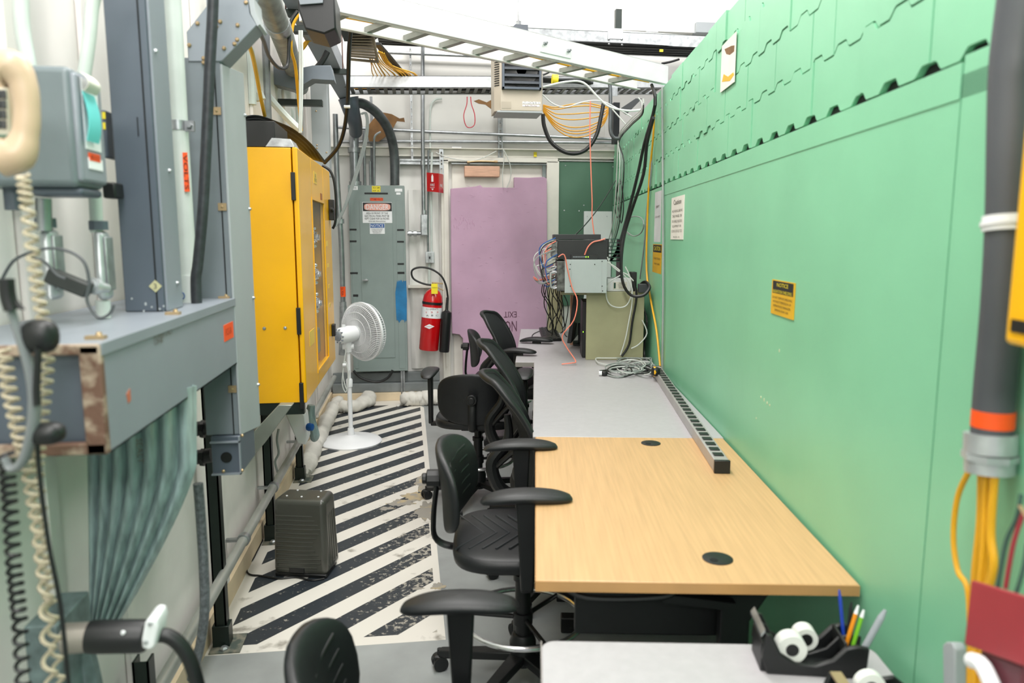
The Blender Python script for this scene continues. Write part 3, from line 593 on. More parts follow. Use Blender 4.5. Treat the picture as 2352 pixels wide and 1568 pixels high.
def stool(label, loc, rot, group=None, seat_z=.55, back_tilt=.10, back_yaw=0, arm=.24, arm_x=0, back_x=-.25, R=.3, ringz=.26, arms=(-1, 1), back_dz=0):
    t = T('drafting_stool', label, 'chair', loc, rot, group); base_parts(t, True, R, seat_z=seat_z, ringz=ringz)
    def fs(p):
        z = p.z - .02 * max(0, p.x / .23) ** 2; r2_ = (p.x / .23) ** 2 + (p.y / .22) ** 2; return (p.x, p.y, z - (.012 * (1 - r2_) if p.z > 0 and r2_ < 1 else 0))
    b = B(); b.pad((0, 0, seat_z - .03), .23, .23, .032, e=.55, ez=.4, n=44, m=12, fn=fs); st_ = O('seat', b, blk_m if 0 else blk_s, t, local=True, smooth=60)
    b = B()
    for k in range(7):
        x = -.13 + k * .042; hw = .14 - .0 * k
        b.tube([(x - .085, -hw, seat_z - .003), (x, 0, seat_z - .0095), (x - .085, hw, seat_z - .003)], .0042, n=6, sub=1)
    O('seat_ridges', b, M('ridge black', '2a2d2f', .4) if 'ridge black' not in bpy.data.materials else bpy.data.materials['ridge black'], st_, local=True, kind='stuff')
    def fb(p):
        x = p.x + .055 * (p.y / .2) ** 2 - .012 * (p.z / .13) ** 2; z = p.z * (1 - .10 * abs(p.y / .2)); x -= z * back_tilt; return (x * math.cos(back_yaw) - p.y * math.sin(back_yaw), x * math.sin(back_yaw) + p.y * math.cos(back_yaw), z)
    bz = seat_z + .19 + back_dz
    b = B(); b.pad((back_x, 0, bz), .022, .20, .145, e=.5, ez=.62, n=44, m=18, fn=fb); bk = O('backrest', b, blk_s, t, local=True, smooth=60)
    b = B()
    for k in range(5):
        z = -.075 + .037 * k; b.tube([V((back_x, 0, bz)) + V(fb(V((.019, y_, z + .02 * (abs(y_) / .13))))) for y_ in (-.13, -.06, 0, .06, .13)], .004, n=6)
    O('back_ridges', b, blk, bk, local=True, kind='stuff')
    b = B(); b.tube([(-.05, 0, seat_z - .055), (-.20, 0, seat_z - .058), (back_x - .045, 0, seat_z - .03), (back_x - .055, 0, seat_z + .05), (back_x - .038, 0, bz + .02)], .022, n=10, flat=.4); O('back_bar', b, blk, t, local=True)
    b = B(); b.cyl((back_x - .075, 0, bz + .01), (back_x - .03, 0, bz + .01), .03, n=10); b.cyl((back_x - .09, 0, bz + .01), (back_x - .075, 0, bz + .01), .018, n=10); O('adjuster_knob', b, blk, t, local=True, bev=.003)
    b = B(); b.box(-.12, .12, -.08, .08, seat_z - .085, seat_z - .055); b.tube([(.0, -.05, seat_z - .075), (.03, -.2, seat_z - .08)], .007, n=8, sub=1); O('seat_mechanism', b, blk, t, local=True, bev=.005)
    for s_ in arms: armrest(t, s_ * .27, seat_z + arm, seat_z - .075, arm_x)
    return t
def meshchair(label, loc, rot, seat_z=.46, top=.97, arms=(-1, 1), lean=.13, arm=.24, ax_=0.02, wtop=.17):
    t = T('office_chair', label, 'chair', loc, rot); base_parts(t, False, .31, seat_z=seat_z)
    b = B(); b.pad((0.02, 0, seat_z - .025), .24, .24, .035, e=.5, ez=.45, n=40); O('seat', b, blk_m, t, local=True, smooth=60)
    z0 = seat_z + .03; H = top - z0
    def P(u, v, off=0):
        y = (u * 2 - 1); wdt = (.215 - (.215 - wtop) * v) * (1 if v < .9 else 1 - (v - .9) * 1.5); x = -.20 - lean * v ** 1.6 + .05 * math.sin(v * math.pi) * 1 + .055 * y * y; return V((x - off, y * wdt, z0 + H * (v - .05 * v * y * y)))
    b = B(); b.sheet(lambda u, v: P(u, v), 14, 18, .006); O('back_mesh', b, blk_m, t, local=True, smooth=60)
    pts = [P(0, v / 8) for v in range(0, 9)] + [P(u / 6, 1) for u in range(1, 6)] + [P(1, 1 - v / 8) for v in range(0, 9)] + [P(1 - u / 6, 0) for u in range(1, 6)]
    b = B(); b.tube(pts, .014, n=8, sub=3, closed=True); O('back_frame', b, blk_s, t, local=True, smooth=60)
    b = B(); b.tube([(-.05, 0, seat_z - .07), (-.24, 0, seat_z - .05), (-.30, 0, seat_z + .08), P(.5, .35, .05), P(.5, .6, .02)], .028, n=10, rs=[.03, .03, .028, .022, .014]); O('spine', b, blk, t, local=True)
    for q in (-1, 1):
        b = B(); b.tube([(-.29, 0, seat_z + .06), P(.5 + .2 * q, .3, .035), P(.5 + .42 * q, .42, .006)], .012, n=8); O('spine_arm', b, blk, t, local=True)
    b = B(); b.box(-.13, .12, -.1, .1, seat_z - .095, seat_z - .055); O('seat_mechanism', b, blk, t, local=True, bev=.01)
    for s_ in arms: armrest(t, s_ * .28, seat_z + arm, seat_z - .07, ax_, .25)
    return t
def at(x, z, D):
    zc_ = D * math.cos(PH) + (1.5 - z) * math.sin(PH); s_ = (x - 1176) / F * zc_; p = FH * D + RT * s_; return V((p.x, p.y, 0))
stool('black drafting stool pushed against maple desk, both arm pads over it', at(1201, .3, 2.34), -TH + .02, seat_z=.54, arm=.232, back_yaw=-.12, back_x=-.24, back_dz=-.02, ringz=.235)
stool('nearest black drafting stool, only its backrest top and one arm pad seen', at(945, .55, 1.31), -TH + .0, seat_z=.50, arm=.198, arm_x=.075, back_x=-.185, back_yaw=.12, back_dz=-.095, back_tilt=.16)
stool('black drafting stool seen from behind, standing by the end of the stripes', at(1098, .3, 4.12), math.pi / 2 - TH - .06, seat_z=.52, arm=.245, back_x=-.24, back_yaw=0, ringz=.24, back_dz=-.07)
stool('small black stool farthest away by the pink board', at(1160, .3, 5.6), -TH - .1, seat_z=.47, back_yaw=.1, arms=())
meshchair('tall black mesh chair with high back nearest to grey desk', at(1290, .3, 3.05), -TH + .06, seat_z=.47, top=.94, lean=.14, arms=(1,))
meshchair('tall black mesh chair behind another one at grey desk', at(1256, .3, 3.72), -TH - .05, seat_z=.47, top=.975, lean=.15, arms=(1,))
meshchair('black mesh chair with two arms at the far desk', at(1205, .3, 5.05), -TH - .25, seat_z=.50, top=.985, lean=.10, arm=.285)
# ================================================================ COMPUTERS ON THE FAR DESK
DZ = .739
cb = GT('shelf_cabinet', 'khaki laminate shelf cabinet standing on far desk', 'cabinet', .49, 4.8, DZ)
b = B(); b.gb(.318, .676, 4.60, 4.62, DZ, 1.165); O('end_panel', b, khaki, cb, bev=.002)
b = B(); b.gb(.16, .676, 4.62, 5.95, 1.145, 1.165); O('top_panel', b, khaki, cb, bev=.002)
b = B(); b.gb(.655, .676, 4.62, 5.95, DZ, 1.145); O('back_panel', b, khaki, cb, bev=.002)
b = B(); b.gb(.10, .22, 5.93, 5.95, DZ, 1.145); O('end_panel', b, khaki, cb, bev=.002)
b = B(); b.gb(.25, .27, 5.25, 5.30, DZ, 1.145); O('divider', b, woodb, cb)
pc = GT('computer_tower', 'black computer tower with green light inside the cabinet', 'computer', .5, 4.9, DZ); b = B(); b.gb(.30, .62, 4.68, 4.90, DZ, 1.10); O('case', b, blk, pc, bev=.004); b = B(); p = pG(1340, 762, .298); b.lathe([(0, 0), (.004, 0), (.004, .003), (0, .003)], p, -GU, 8); O('power_light', b, led, pc)
mo = GT('monitor', 'dark monitor tilted under the cabinet top', 'monitor', .3, 5.45, DZ); b = B(); q0, q1 = G(.22, 5.05, DZ + .04), G(.30, 5.55, DZ + .04); b.ob(q0, q1 - q0, GU * .03, Z * .33 + GU * .04); O('screen', b, blk, mo, bev=.004); b = B(); b.gb(.27, .42, 5.2, 5.4, DZ, DZ + .012); b.gb(.31, .34, 5.28, 5.32, DZ, DZ + .15); O('stand', b, blk, mo, bev=.003)
kb = GT('keyboard', 'black keyboard on the far desk', 'keyboard', .1, 5.6, DZ); q = [pZ(1238, 757, DZ), pZ(1276, 755, DZ), pZ(1290, 783, DZ), pZ(1246, 785, DZ)]
b = B(); b.prism(q, Z * .018); O('body', b, blk, kb, bev=.003)
b = B(); qa, qb, qc, qd = q
for i in range(12):
    for j in range(4):
        s0, s1, t0, t1 = (i + .15) / 12, (i + .85) / 12, (j + .2) / 4.4 + .06, (j + .85) / 4.4 + .06
        f = lambda s_, t_: qa.lerp(qb, t_).lerp(qd.lerp(qc, t_), s_) + Z * .018
        b.prism([f(s0, t0), f(s1, t0), f(s1, t1), f(s0, t1)], Z * .004)
O('keys', b, M('key caps', '2c2f30', .5), kb, kind='stuff')
ms = GT('mouse', 'black computer mouse in front of keyboard', 'mouse', .1, 5.2, DZ); b = B(); b.pad(pZ(1258, 781, DZ) + Z * .013, .034, .055, .017, e=.8, ez=.7); O('body', b, blk, ms, smooth=60)
# stack
ch = GT('server_chassis', 'pale metal rack chassis with silver handles on the cabinet', 'server', .25, 4.6, 1.166)
b = B(); a = pV(1299, 596, 4.50); c = pV(1393, 671, 4.50); u0, u1, z0, z1 = a.dot(GU), c.dot(GU), 1.166, a.z
b.gb(u0 - .0, u1, 4.50, 4.95, z0, z1); O('chassis', b, aluchassis, ch, bev=.002)
b = B(); b.gb(u0 - .004, u0 + .035, 4.497, 4.502, z0, z1); O('rack_ear', b, aluchassis, ch, bev=.001); b = B(); b.gb(u1 - .03, u1 + .001, 4.497, 4.502, z0, z1); O('rack_ear', b, aluchassis, ch, bev=.001)
b = B(); b.gb(u0 - .05, u0, 4.52, 4.93, z0 + .01, z1 - .01); O('front_modules', b, M('dark module front', '5d5f5c', .5, .4, var=.4, scale=40), ch, bev=.002)
for vv, zz in ((4.55, .03), (4.62, .06), (4.70, .03), (4.78, .05)):
    b = B(); b.tube([G(u0 - .045, vv, z0 + zz), G(u0 - .085, vv, z0 + zz), G(u0 - .085, vv, z0 + zz + .09), G(u0 - .045, vv, z0 + zz + .09)], .006, n=8, sub=2); O('handle', b, galv_w, ch)
b = B()
for x, y in [(1310, 607), (1366, 607), (1309, 618), (1310, 657), (1383, 657), (1383, 600), (1384, 668)]: p = pV(x, y, 4.496); b.cyl(p, p + GV * .002, .0035, n=8)
O('screws', b, blk, ch, kind='stuff')
def rack(name, label, x0, y0, x1, y1, v, depth, mat, cat='server', bev=.002):
    a, c = pV(x0, y0, v), pV(x1, y1, v); b = B(); b.gb(a.dot(GU), c.dot(GU), v, v + depth, c.z, a.z); return O(name, b, mat, None, label, cat, None, bev)
bs = GT('black_server', 'large black rack server on the pale chassis', 'server', .3, 4.7, 1.37); b = B(); a, c = pV(1281, 551, 4.56), pV(1396, 595, 4.56); b.gb(a.dot(GU), c.dot(GU), 4.56, 5.05, z1 + .002, a.z); O('case', b, blk, bs, bev=.002)
b = B(); b.gb(a.dot(GU) - .035, a.dot(GU), 4.60, 5.0, z1 + .01, a.z - .01); O('rear_sockets', b, M('rear socket panel', '777b78', .5, .4, var=.5, scale=50), bs, bev=.002)
rack('rack_unit', 'thin black rack unit on top of the server stack', 1272, 538, 1380, 550, 4.66, .42, M('dark rack metal', '26282a', .5))
sw = GT('network_switch', 'small network switch with green lights on front edge of pale chassis', 'network switch', .3, 4.5, z1); b = B(); a, c = pV(1312, 589, 4.505), pV(1372, 595, 4.505); b.gb(a.dot(GU), c.dot(GU), 4.505, 4.555, z1, z1 + .028); O('case', b, blk, sw)
for i in range(8): p = pV(1316 + i * 3.6, 591, 4.503); b = B(); b.ob(p, GU * .007, GV * -.001, Z * .006); O('port', b, steelg, sw)
for i in range(2): p = pV(1345 + i * 5, 591, 4.503); b = B(); b.ob(p, GU * .005, GV * -.002, Z * .006); O('status_light', b, led, sw)
rk = GT('circuit_rack', 'open dark rack of green circuit boards behind black server', 'rack', .45, 4.9, 1.3); b = B(); a, c = pV(1397, 549, 4.75), pV(1416, 600, 4.75); 
for i in range(7): zz = c.z + (a.z - c.z) * i / 6; b.gb(a.dot(GU), c.dot(GU) + .02, 4.75, 4.95, zz - .002, zz + .002)
O('shelf_boards', b, pcb, rk, kind='stuff'); b = B(); b.gb(c.dot(GU) + .02, c.dot(GU) + .028, 4.75, 4.95, 1.166, a.z); b.gb(a.dot(GU), a.dot(GU) + .006, 4.75, 4.95, c.z, a.z); O('side_rail', b, blk, rk)
wc = GT('power_supply', 'small white electronics box with printed label on the cabinet', 'power supply', .5, 4.7, 1.166); b = B(); a, c = pV(1395, 640, 4.66), pV(1449, 668, 4.66); b.gb(a.dot(GU), c.dot(GU), 4.66, 4.85, 1.166, a.z); O('case', b, whitep, wc, bev=.002); b = B(); a, c = pV(1408, 647, 4.658), pV(1440, 664, 4.658); b.gb(a.dot(GU), c.dot(GU), 4.656, 4.66, c.z, a.z); O('label_plate', b, paper, wc, smooth=0); b = B(); a, c = pV(1410, 649, 4.655), pV(1414, 662, 4.655); b.gb(a.dot(GU), c.dot(GU), 4.654, 4.656, c.z, a.z); O('dark_strip', b, pcb, wc)
text(wc, 'INPUT\nOUTPUT\nMODEL\nSERIAL', pV(1428, 655.5, 4.655), GU, Z, .05, .035, ink_f)
rack('black_box', 'tall narrow black box beside the small white box', 1450, 625, 1462, 669, 4.66, .1, blk, 'box')
rack('power_adapter', 'black power adapter hung on cables by the green wall', 1467, 652, 1491, 672, 4.55, .05, M('dark adapter plastic', '2e3235', .45), 'adapter', .004)
# ================================================================ CABLES ON THE RIGHT SIDE
def cab(name, label, pts, r, mat, u=None, group=None, cat='cable', n=6):
    b = B(); b.tube(LG(pts, u), r, n=n, sub=4); return O(name, b, mat, None, label, cat, group)
def cabV(name, label, pts, r, mat, v=None, group=None, cat='cable', n=6):
    b = B(); b.tube([pV(p[0], p[1], p[2] if len(p) > 2 else v) for p in pts], r, n=n, sub=4); return O(name, b, mat, None, label, cat, group)
cab('yellow_cable', 'yellow cable hanging down the green wall to the power strip', [(1503, 262), (1500, 320), (1492, 400), (1487, 500), (1485, 620), (1495, 690), (1508, 760), (1517, 850)], .006, yellow_c, .71)
cab('black_cable', 'thick black cable crossing down from the tray to the server', [(1497, 195), (1505, 240), (1480, 330), (1465, 400, .64), (1440, 500, .59), (1418, 575, .53), (1404, 595, .50)], .010, blk_c, .66)
cab('black_cable', 'second thick black cable sagging to the power adapter', [(1501, 270), (1486, 330), (1478, 400), (1452, 480, .60), (1434, 540, .56), (1427, 600, .53), (1431, 650, .53), (1450, 678, .58), (1478, 678, .65), (1492, 660, .69), (1482, 647, .68), (1470, 655, .66)], .010, blk_c, .64)
cab('black_cable', 'black cable running from adapter down to desk edge', [(1470, 670), (1478, 705), (1486, 740), (1480, 800), (1481, 824)], .007, blk_c, .69)
cabV('black_cable', 'black cable dropping down front of the khaki cabinet to desk', [(1455, 640), (1462, 680), (1452, 740), (1445, 790), (1428, 818)], .007, blk_c, 4.57)
cab('grey_cable', 'grey cable running straight down green wall edge', [(1521, 200), (1522, 330), (1523, 500), (1523, 700), (1521, 862)], .006, greyc, .716)
cab('grey_cable', 'pale grey cable beside yellow one on green wall', [(1508, 215), (1500, 300), (1495, 400), (1486, 480), (1480, 560), (1470, 640)], .005, greyc, .715)
cab('coiled_cable', 'thin green grey cable loop hung on the green wall', [(1445, 540), (1436, 525), (1440, 505), (1455, 497), (1472, 500), (1479, 515), (1472, 535), (1455, 542), (1440, 532)], .004, greyc, .70)
for i, (dx, lab_, mt) in enumerate([(0, 'outermost white wire of bundle curving over green wall end', whitec), (6, 'second white wire of the bundle curving over green wall end', whitec), (11, 'thin grey wire of bundle curving over green wall end', greyc), (15, 'innermost black wire of bundle at green wall end', blk_c)]):
    cab('wire', lab_, [(1478 - dx * 0, 226 + dx), (1474, 250 + dx), (1448, 275 + dx), (1422, 310 + dx), (1418 + dx, 370), (1414 + dx, 450), (1406 + dx, 520), (1395 + dx * .6, 560 + dx)], .0045, mt, .66, 'wires curving over the wall end')
cab('hanging_coil', 'black cord coil hanging knotted by green wall end', [(1424, 412), (1416, 440), (1420, 480), (1427, 512), (1432, 480), (1430, 440), (1424, 415), (1420, 440), (1424, 475), (1418, 500), (1412, 470), (1420, 430), (1428, 418)], .0045, blk_c, .68)
cabV('black_wire', 'thin black wire with white tip running to the server', [(1414, 415, 5.6), (1380, 470, 5.2), (1345, 515, 4.9), (1310, 550, 4.7)], .004, blk_c)
b = B(); b.tube([pV(1322, 540, 4.75), pV(1309, 550, 4.7)], .006, n=6, sub=1); O('cable_tip', b, whitep, None, 'white connector end lying on the black server', 'connector')
cabV('salmon_cable', 'salmon pink cable hanging from the tray above the servers', [(1356, 232), (1355, 300), (1357, 380), (1360, 460), (1360, 500), (1366, 548)], .0038, salmon, 4.8)
cabV('salmon_cable', 'salmon cable curling from the cables onto network switch', [(1390, 548), (1378, 552), (1362, 556), (1350, 568), (1342, 588)], .0045, salmon, 4.52)
cabV('salmon_cable', 'salmon pink cable drooping over pale chassis onto grey desk', [(1282, 590, 4.48), (1296, 585, 4.48), (1304, 620, 4.48), (1314, 660, 4.47), (1326, 690, 4.45), (1318, 735, 4.42), (1292, 770, 4.42), (1300, 795, 4.42), (1322, 828, 4.40), (1315, 833, 4.38), (1290, 836, 4.38)], .0038, salmon)
rc = random.Random(11)
for i in range(16):
    x0, y0 = 1262 + rc.uniform(0, 14), 545 + rc.uniform(0, 85); dx = rc.uniform(12, 38); y1 = 640 + rc.uniform(-30, 20); m_, nm = [(whitec, 'white'), (blk_c, 'black'), (greyc, 'grey'), (salmon, 'salmon'), (blue, 'blue')][i % 5]
    cabV('patch_cable', 'patch cables looping off the left side of the server stack', [(x0 + 12, y0), (x0 - dx * .7, y0 + 15), (x0 - dx, (y0 + y1) / 2), (x0 - dx * .6, y1), (x0 + 6, y1 - 6)], .0035, m_, rc.uniform(4.55, 4.75), 'patch cables beside the server stack', n=5)
for i in range(12):
    x0 = 1248 + i * 4.5; xb = x0 + rc.uniform(-14, 22); yb = rc.uniform(735, 765)
    cabV('hanging_cable', 'thin black cables hanging down from the server stack to far desk', [(x0 + 6, 625 + rc.uniform(0, 25)), (x0 - 4, 670), (x0 + rc.uniform(-8, 16), 705), (xb, yb), (xb + rc.uniform(-6, 12), yb + 12)], .0035, blk_c, rc.uniform(4.75, 5.1), 'black cables below the server stack', n=5)
b = B(); b.tube([pZ(x, y, .743) for x, y in [(1248, 757), (1228, 765), (1222, 773), (1235, 779), (1252, 778)]], .003, n=6); O('keyboard_cable', b, blk_c, None, 'thin black cable looping beside the keyboard', 'cable')
for i, pts in enumerate([[(1393, 600), (1420, 618), (1440, 640), (1449, 655), (1452, 672), (1440, 700), (1420, 706), (1400, 698), (1392, 675), (1398, 650), (1425, 632)], [(1436, 612), (1448, 640), (1452, 690), (1444, 740), (1436, 780), (1425, 815)], [(1475, 735), (1486, 765), (1468, 790), (1450, 800)], [(1395, 590), (1402, 606), (1420, 622), (1440, 630), (1455, 645)]]):
    cabV('white_cable', ['pale cable looping in front of the khaki cabinet', 'pale cable hanging down the khaki cabinet front', 'pale cable curling by cabinet corner near wall', 'pale cable running from circuit rack to white box'][i], pts, .004, whitec, 4.56)
ct = []
for i in range(15):
    cx, cy = 1440 + rc.uniform(-45, 48), 838 + rc.uniform(-14, 14); pts = []; a0 = rc.uniform(0, 6.3); rx, ry = rc.uniform(18, 48), rc.uniform(6, 16)
    for k in range(9): a = a0 + k * .8; pts.append(pZ(min(cx + rx * math.cos(a) * (1 - .03 * k), 1496), max(822, cy + ry * math.sin(a)), DZ + .006 + .0035 * ((i * 3 + k) % 7)))
    b = B(); b.tube(pts, .0038, n=5, sub=4); O('tangled_cable', b, [whitec, greyc, blk_c][i % 3 if i % 3 < 2 or i < 7 else 1], None, 'tangled thin cables heaped on the grey desk by the cabinet', 'cable', 'tangled cables on the grey desk')
def cz(name, label, pts, r, mat, z=.747, cat='cable', n=6):
    b = B(); b.tube([pZ(p[0], p[1], p[2] if len(p) > 2 else z) for p in pts], r, n=n, sub=4); return O(name, b, mat, None, label, cat)
cz('plug_cable', 'black cable from the power strip to a loose plug', [(1503, 858, .78), (1490, 848, .76), (1460, 842), (1425, 846), (1395, 850), (1378, 852)], .006, blk_c)
cz('thin_cable', 'thin grey cable sagging towards the loose plug', [(1392, 860), (1420, 866), (1450, 858), (1475, 848), (1500, 856), (1525, 872), (1540, 884)], .0045, greyc)
pg = GT('plug', 'loose plug with a black and white end on grey desk', 'plug', .3, 4.2, .74); b = B(); p = pZ(1388, 857, .755); b.pad(p, .018, .018, .014, e=.8); O('body', b, blk, pg); b = B(); b.cyl(p - GU * .03, p - GU * .012, .013); O('collar', b, whitep, pg)
pg = GT('plug', 'yellow rimmed black plug in end of power strip', 'plug', .67, 4.1, .78); b = B(); p = pZ(1506, 853, .795); b.pad(p, .022, .026, .024, e=.7); O('body', b, blk, pg); b = B(); b.lathe([(.026, -.006), (.028, 0), (.026, .006)], p - GU * .006, GU, 16); O('rim', b, yellow, pg)
cz('cable_end', 'black cable end lying on the grey desk corner', [(1468, 850, .75), (1488, 850, .75)], .008, blk)
# ================================================================ FAN, CASE, SANDBAGS
fc = V((-.5, 5.42, 0)); fn_ = T('pedestal_fan', 'white pedestal fan turned away on the striped floor', 'fan', fc)
b = B(); b.lathe([(0, 0), (.222, 0), (.225, .012), (.21, .026), (.15, .036), (.06, .05), (.028, .06), (.022, .11), (0, .11)], fc, Z, 40); O('base', b, whitep, fn_)
b = B(); b.cyl(fc + Z * .05, fc + Z * .46, .0165, n=16); O('pole', b, whitep, fn_)
b = B(); b.cyl(fc + Z * .44, fc + Z * .70, .0125, n=16); b.lathe([(0, 0), (.022, 0), (.024, .05), (.018, .06), (0, .06)], fc + Z * .42); O('upper_pole', b, whitep, fn_)
hd = pY(797, 768, 5.40); dc = pY(829, 768, 5.46); axf = V((.70, .70, .05)).normalized()
b = B(); b.cyl(fc + Z * .68, V((hd.x + .0, hd.y, hd.z - .03)), .024, .03); b.cyl(fc + V((-.04, 0, .715)), fc + V((.04, 0, .715)), .02); O('neck', b, whitep, fn_)
b = B(); b.lathe([(0, -.085), (.045, -.08), (.058, -.06), (.062, .02), (.055, .07), (.04, .085), (0, .085)], hd, axf, 28); mt_ = O('motor_housing', b, whitep, fn_)
b = B(); b.lathe([(.03, -.092), (.036, -.088), (.036, -.082)], hd, axf, 20); 
for k in range(10): a = k * .628; e = axf.cross(Z).normalized(); g2 = axf.cross(e); q = hd + e * .048 * math.cos(a) + g2 * .048 * math.sin(a); b.cyl(q - axf * .083, q - axf * .072, .006, n=6)
O('rear_vents', b, steelg, mt_, kind='stuff')
b = B(); b.cyl(hd + Z * .055 - axf * .03, hd + Z * .075 - axf * .03, .014); O('oscillation_knob', b, whitep, mt_)
e1 = axf.cross(Z).normalized(); e2 = axf.cross(e1); cc = hd + axf * .14
def ringpt(r, a, z): return cc + e1 * (r * math.cos(a)) + e2 * (r * math.sin(a)) + axf * z
def cage(profile, n, name, rad=.0016):
    b = B()
    for k in range(n): a = 2 * math.pi * k / n; b.tube([ringpt(r, a + tw, z) for r, z, tw in profile], rad, n=4, sub=2)
    for (r, z, _) in profile: b.tube([ringpt(r, 2 * math.pi * i / 48, z) for i in range(48)], rad * 1.5, n=5, sub=1, closed=True)
    return O(name, b, whitep, fn_)
cage([(.05, -.055, 0), (.10, -.055, .06), (.15, -.048, .10), (.195, -.028, .13), (.213, .0, .14)], 84, 'rear_guard')
cage([(.213, .004, 0), (.205, .045, 0), (.18, .066, .03), (.12, .075, .08), (.045, .078, .12)], 72, 'front_guard')
b = B(); b.lathe([(.206, -.006), (.219, -.006), (.219, .012), (.206, .012), (.206, -.006)], cc, axf, 48); O('guard_rim', b, whitep, fn_)
b = B(); b.lathe([(0, -.058), (.05, -.058), (.056, -.05), (0, -.05)], cc, axf, 24); b.lathe([(0, .074), (.045, .074), (.045, .082), (0, .084)], cc, axf, 24); O('guard_hub', b, whitep, fn_)
for k in range(3):
    b = B(); a0 = k * 2.094
    b.sheet(lambda u, v: ringpt(.03 + .155 * u, a0 + (v - .5) * (1.3 - .35 * u) + .45 * u, .025 * (v - .5) + .012), 8, 8, .0025); O('blade', b, M('fan blade', 'c9cdd0', .35) if k == 0 else bpy.data.materials['fan blade'], fn_, smooth=60)
b = B(); b.tube([hd - Z * .05, pY(790, 835, 5.38), pY(786, 880, 5.38), pY(795, 900, 5.38), pY(800, 860, 5.38), pY(793, 830, 5.38), pY(788, 862, 5.38), pY(797, 893, 5.38), pY(803, 850, 5.38)], .004, n=6); O('cord', b, whitec, fn_)
b = B(); b.tube([pY(791, 838, 5.375) + X * .012, pY(791, 838, 5.375) - X * .012], .012, n=8); O('cord_tie', b, whitep, fn_)
# case on the floor
A = V((-.653, 3.235, 0)); dx_ = V((.214, -.050, 0)); rz = math.atan2(dx_.y, dx_.x); ca = T('plastic_case', 'dark ribbed plastic equipment case standing on the stripes', 'case', A + dx_ / 2 + V((.03, .08, 0)), rz)
hw, hd2, hh = .124, .086, .358
b = B(); b.prism([(-hw + .005, -hd2 + .005, .0), (hw - .005, -hd2 + .005, 0), (hw - .012, hd2 - .01, 0), (-hw + .012, hd2 - .01, 0)], (0, 0, .02)); O('bottom_tray', b, blk, ca, local=True, bev=.006)
b = B(); z0, z1 = .014, hh
b.add([(-hw, -hd2, z0), (hw, -hd2, z0), (hw, hd2, z0), (-hw, hd2, z0), (-hw + .006, -hd2 + .012, z1), (hw - .006, -hd2 + .012, z1), (hw - .012, hd2 - .01, z1), (-hw + .012, hd2 - .01, z1)], [(0, 3, 2, 1), (4, 5, 6, 7), (0, 1, 5, 4), (1, 2, 6, 5), (2, 3, 7, 6), (3, 0, 4, 7)])
O('shell', b, charcoal, ca, local=True, bev=.024, seg=5)
b = B()
for i in range(13):
    z = .05 + i * .0195; l = -hw + .018; r_ = hw - .045 + (.018 * math.sin(i * .9)); yy = -hd2 + .012 * (z - z0) / (z1 - z0)
    b.tube([(l, yy - .0005, z), (r_, yy + .0015, z)], .0042, n=8, sub=1)
O('front_ribs', b, charcoal, ca, local=True, kind='stuff')
b = B()
for i in range(5): y = -hd2 + .03 + i * .026; b.tube([(hw - .002, y, .05), (hw - .0045, y, .17), (hw - .008, y, .28)], .0035, n=6, sub=2)
O('side_ribs', b, charcoal, ca, local=True, kind='stuff')
for (x, y) in [(-.07, -.03), (0, -.035), (.075, -.03), (-.05, .045), (.06, .045)]: b = B(); b.cyl((x, y, hh - .001), (x, y, hh + .003), .0045, n=10); O('screw', b, whitep, ca, local=True)
b = B(); b.box(-.05, .02, -hd2 - .003, -hd2 + .01, .025, .05); O('front_label', b, blk, ca, local=True, bev=.002)
b = B(); b.tube([pZ(x, y, .006) for x, y in [(745, 1328), (715, 1332), (680, 1325), (640, 1328), (600, 1322), (572, 1318), (566, 1300), (580, 1285), (592, 1262), (603, 1240)]], .0042, n=6); O('appliance_cable', b, blk_c, None, 'black cord curling from the plastic case to the strut foot', 'cable')
def bag(name, label, pts, r, sc=None, gp='white sandbags along the wall base'):
    t = T(name, label, 'sandbag', pts[0] - Z * 0, 0, gp); rr2 = random.Random(len(pts) * 7); P = []; RS = []
    m = len(pts); L_ = 26
    for i in range(L_ + 1):
        s_ = i / L_ * (m - 1); k = min(int(s_), m - 2); f = s_ - k; p = V(pts[k]).lerp(V(pts[k + 1]), f); e = min(1, math.sin(math.pi * (.06 + .88 * i / L_)) * 2.6); R_ = r * e * (1 + .09 * math.sin(i * 1.3) + rr2.uniform(-.05, .05)); P.append(V((p.x, p.y, R_ * .78))); RS.append(R_)
    b = B(); b.tube(P, r, n=18, sub=2, rs=RS, flat=.85); o = O('sack', b, sand, t, smooth=70)
    md = o.modifiers.new('crumple', 'DISPLACE'); tx = bpy.data.textures.new('crumple', 'CLOUDS'); tx.noise_scale = .05; md.texture = tx; md.strength = .028; md.mid_level = .5; md.texture_coords = 'LOCAL'
    b = B(); d_ = (P[0] - P[3]).normalized(); b.tube([P[0] + Z * .01, P[0] + d_ * .03 + Z * .002, P[0] + d_ * .055], .012, n=8, rs=[.016, .008, .018]); O('tied_end', b, sand, t)
    return t
bag('sandbag', 'long white sandbag snaking along the left wall base', [pZ(x + 6, y, 0) + X * .02 for x, y in [(692, 1092), (706, 1045), (729, 1000), (750, 955), (770, 922)]], .056)
bag('sandbag', 'short white sandbag curled behind the fan', [pZ(778, 948, 0), pZ(812, 946, 0), pZ(848, 932, 0), pZ(846, 918, 0), pZ(815, 914, 0)], .062)
bag('sandbag', 'flat white sandbag under the end of electrical panel', [pZ(925, 932, 0), pZ(955, 930, 0), pZ(985, 929, 0), pZ(1020, 926, 0)], .075)
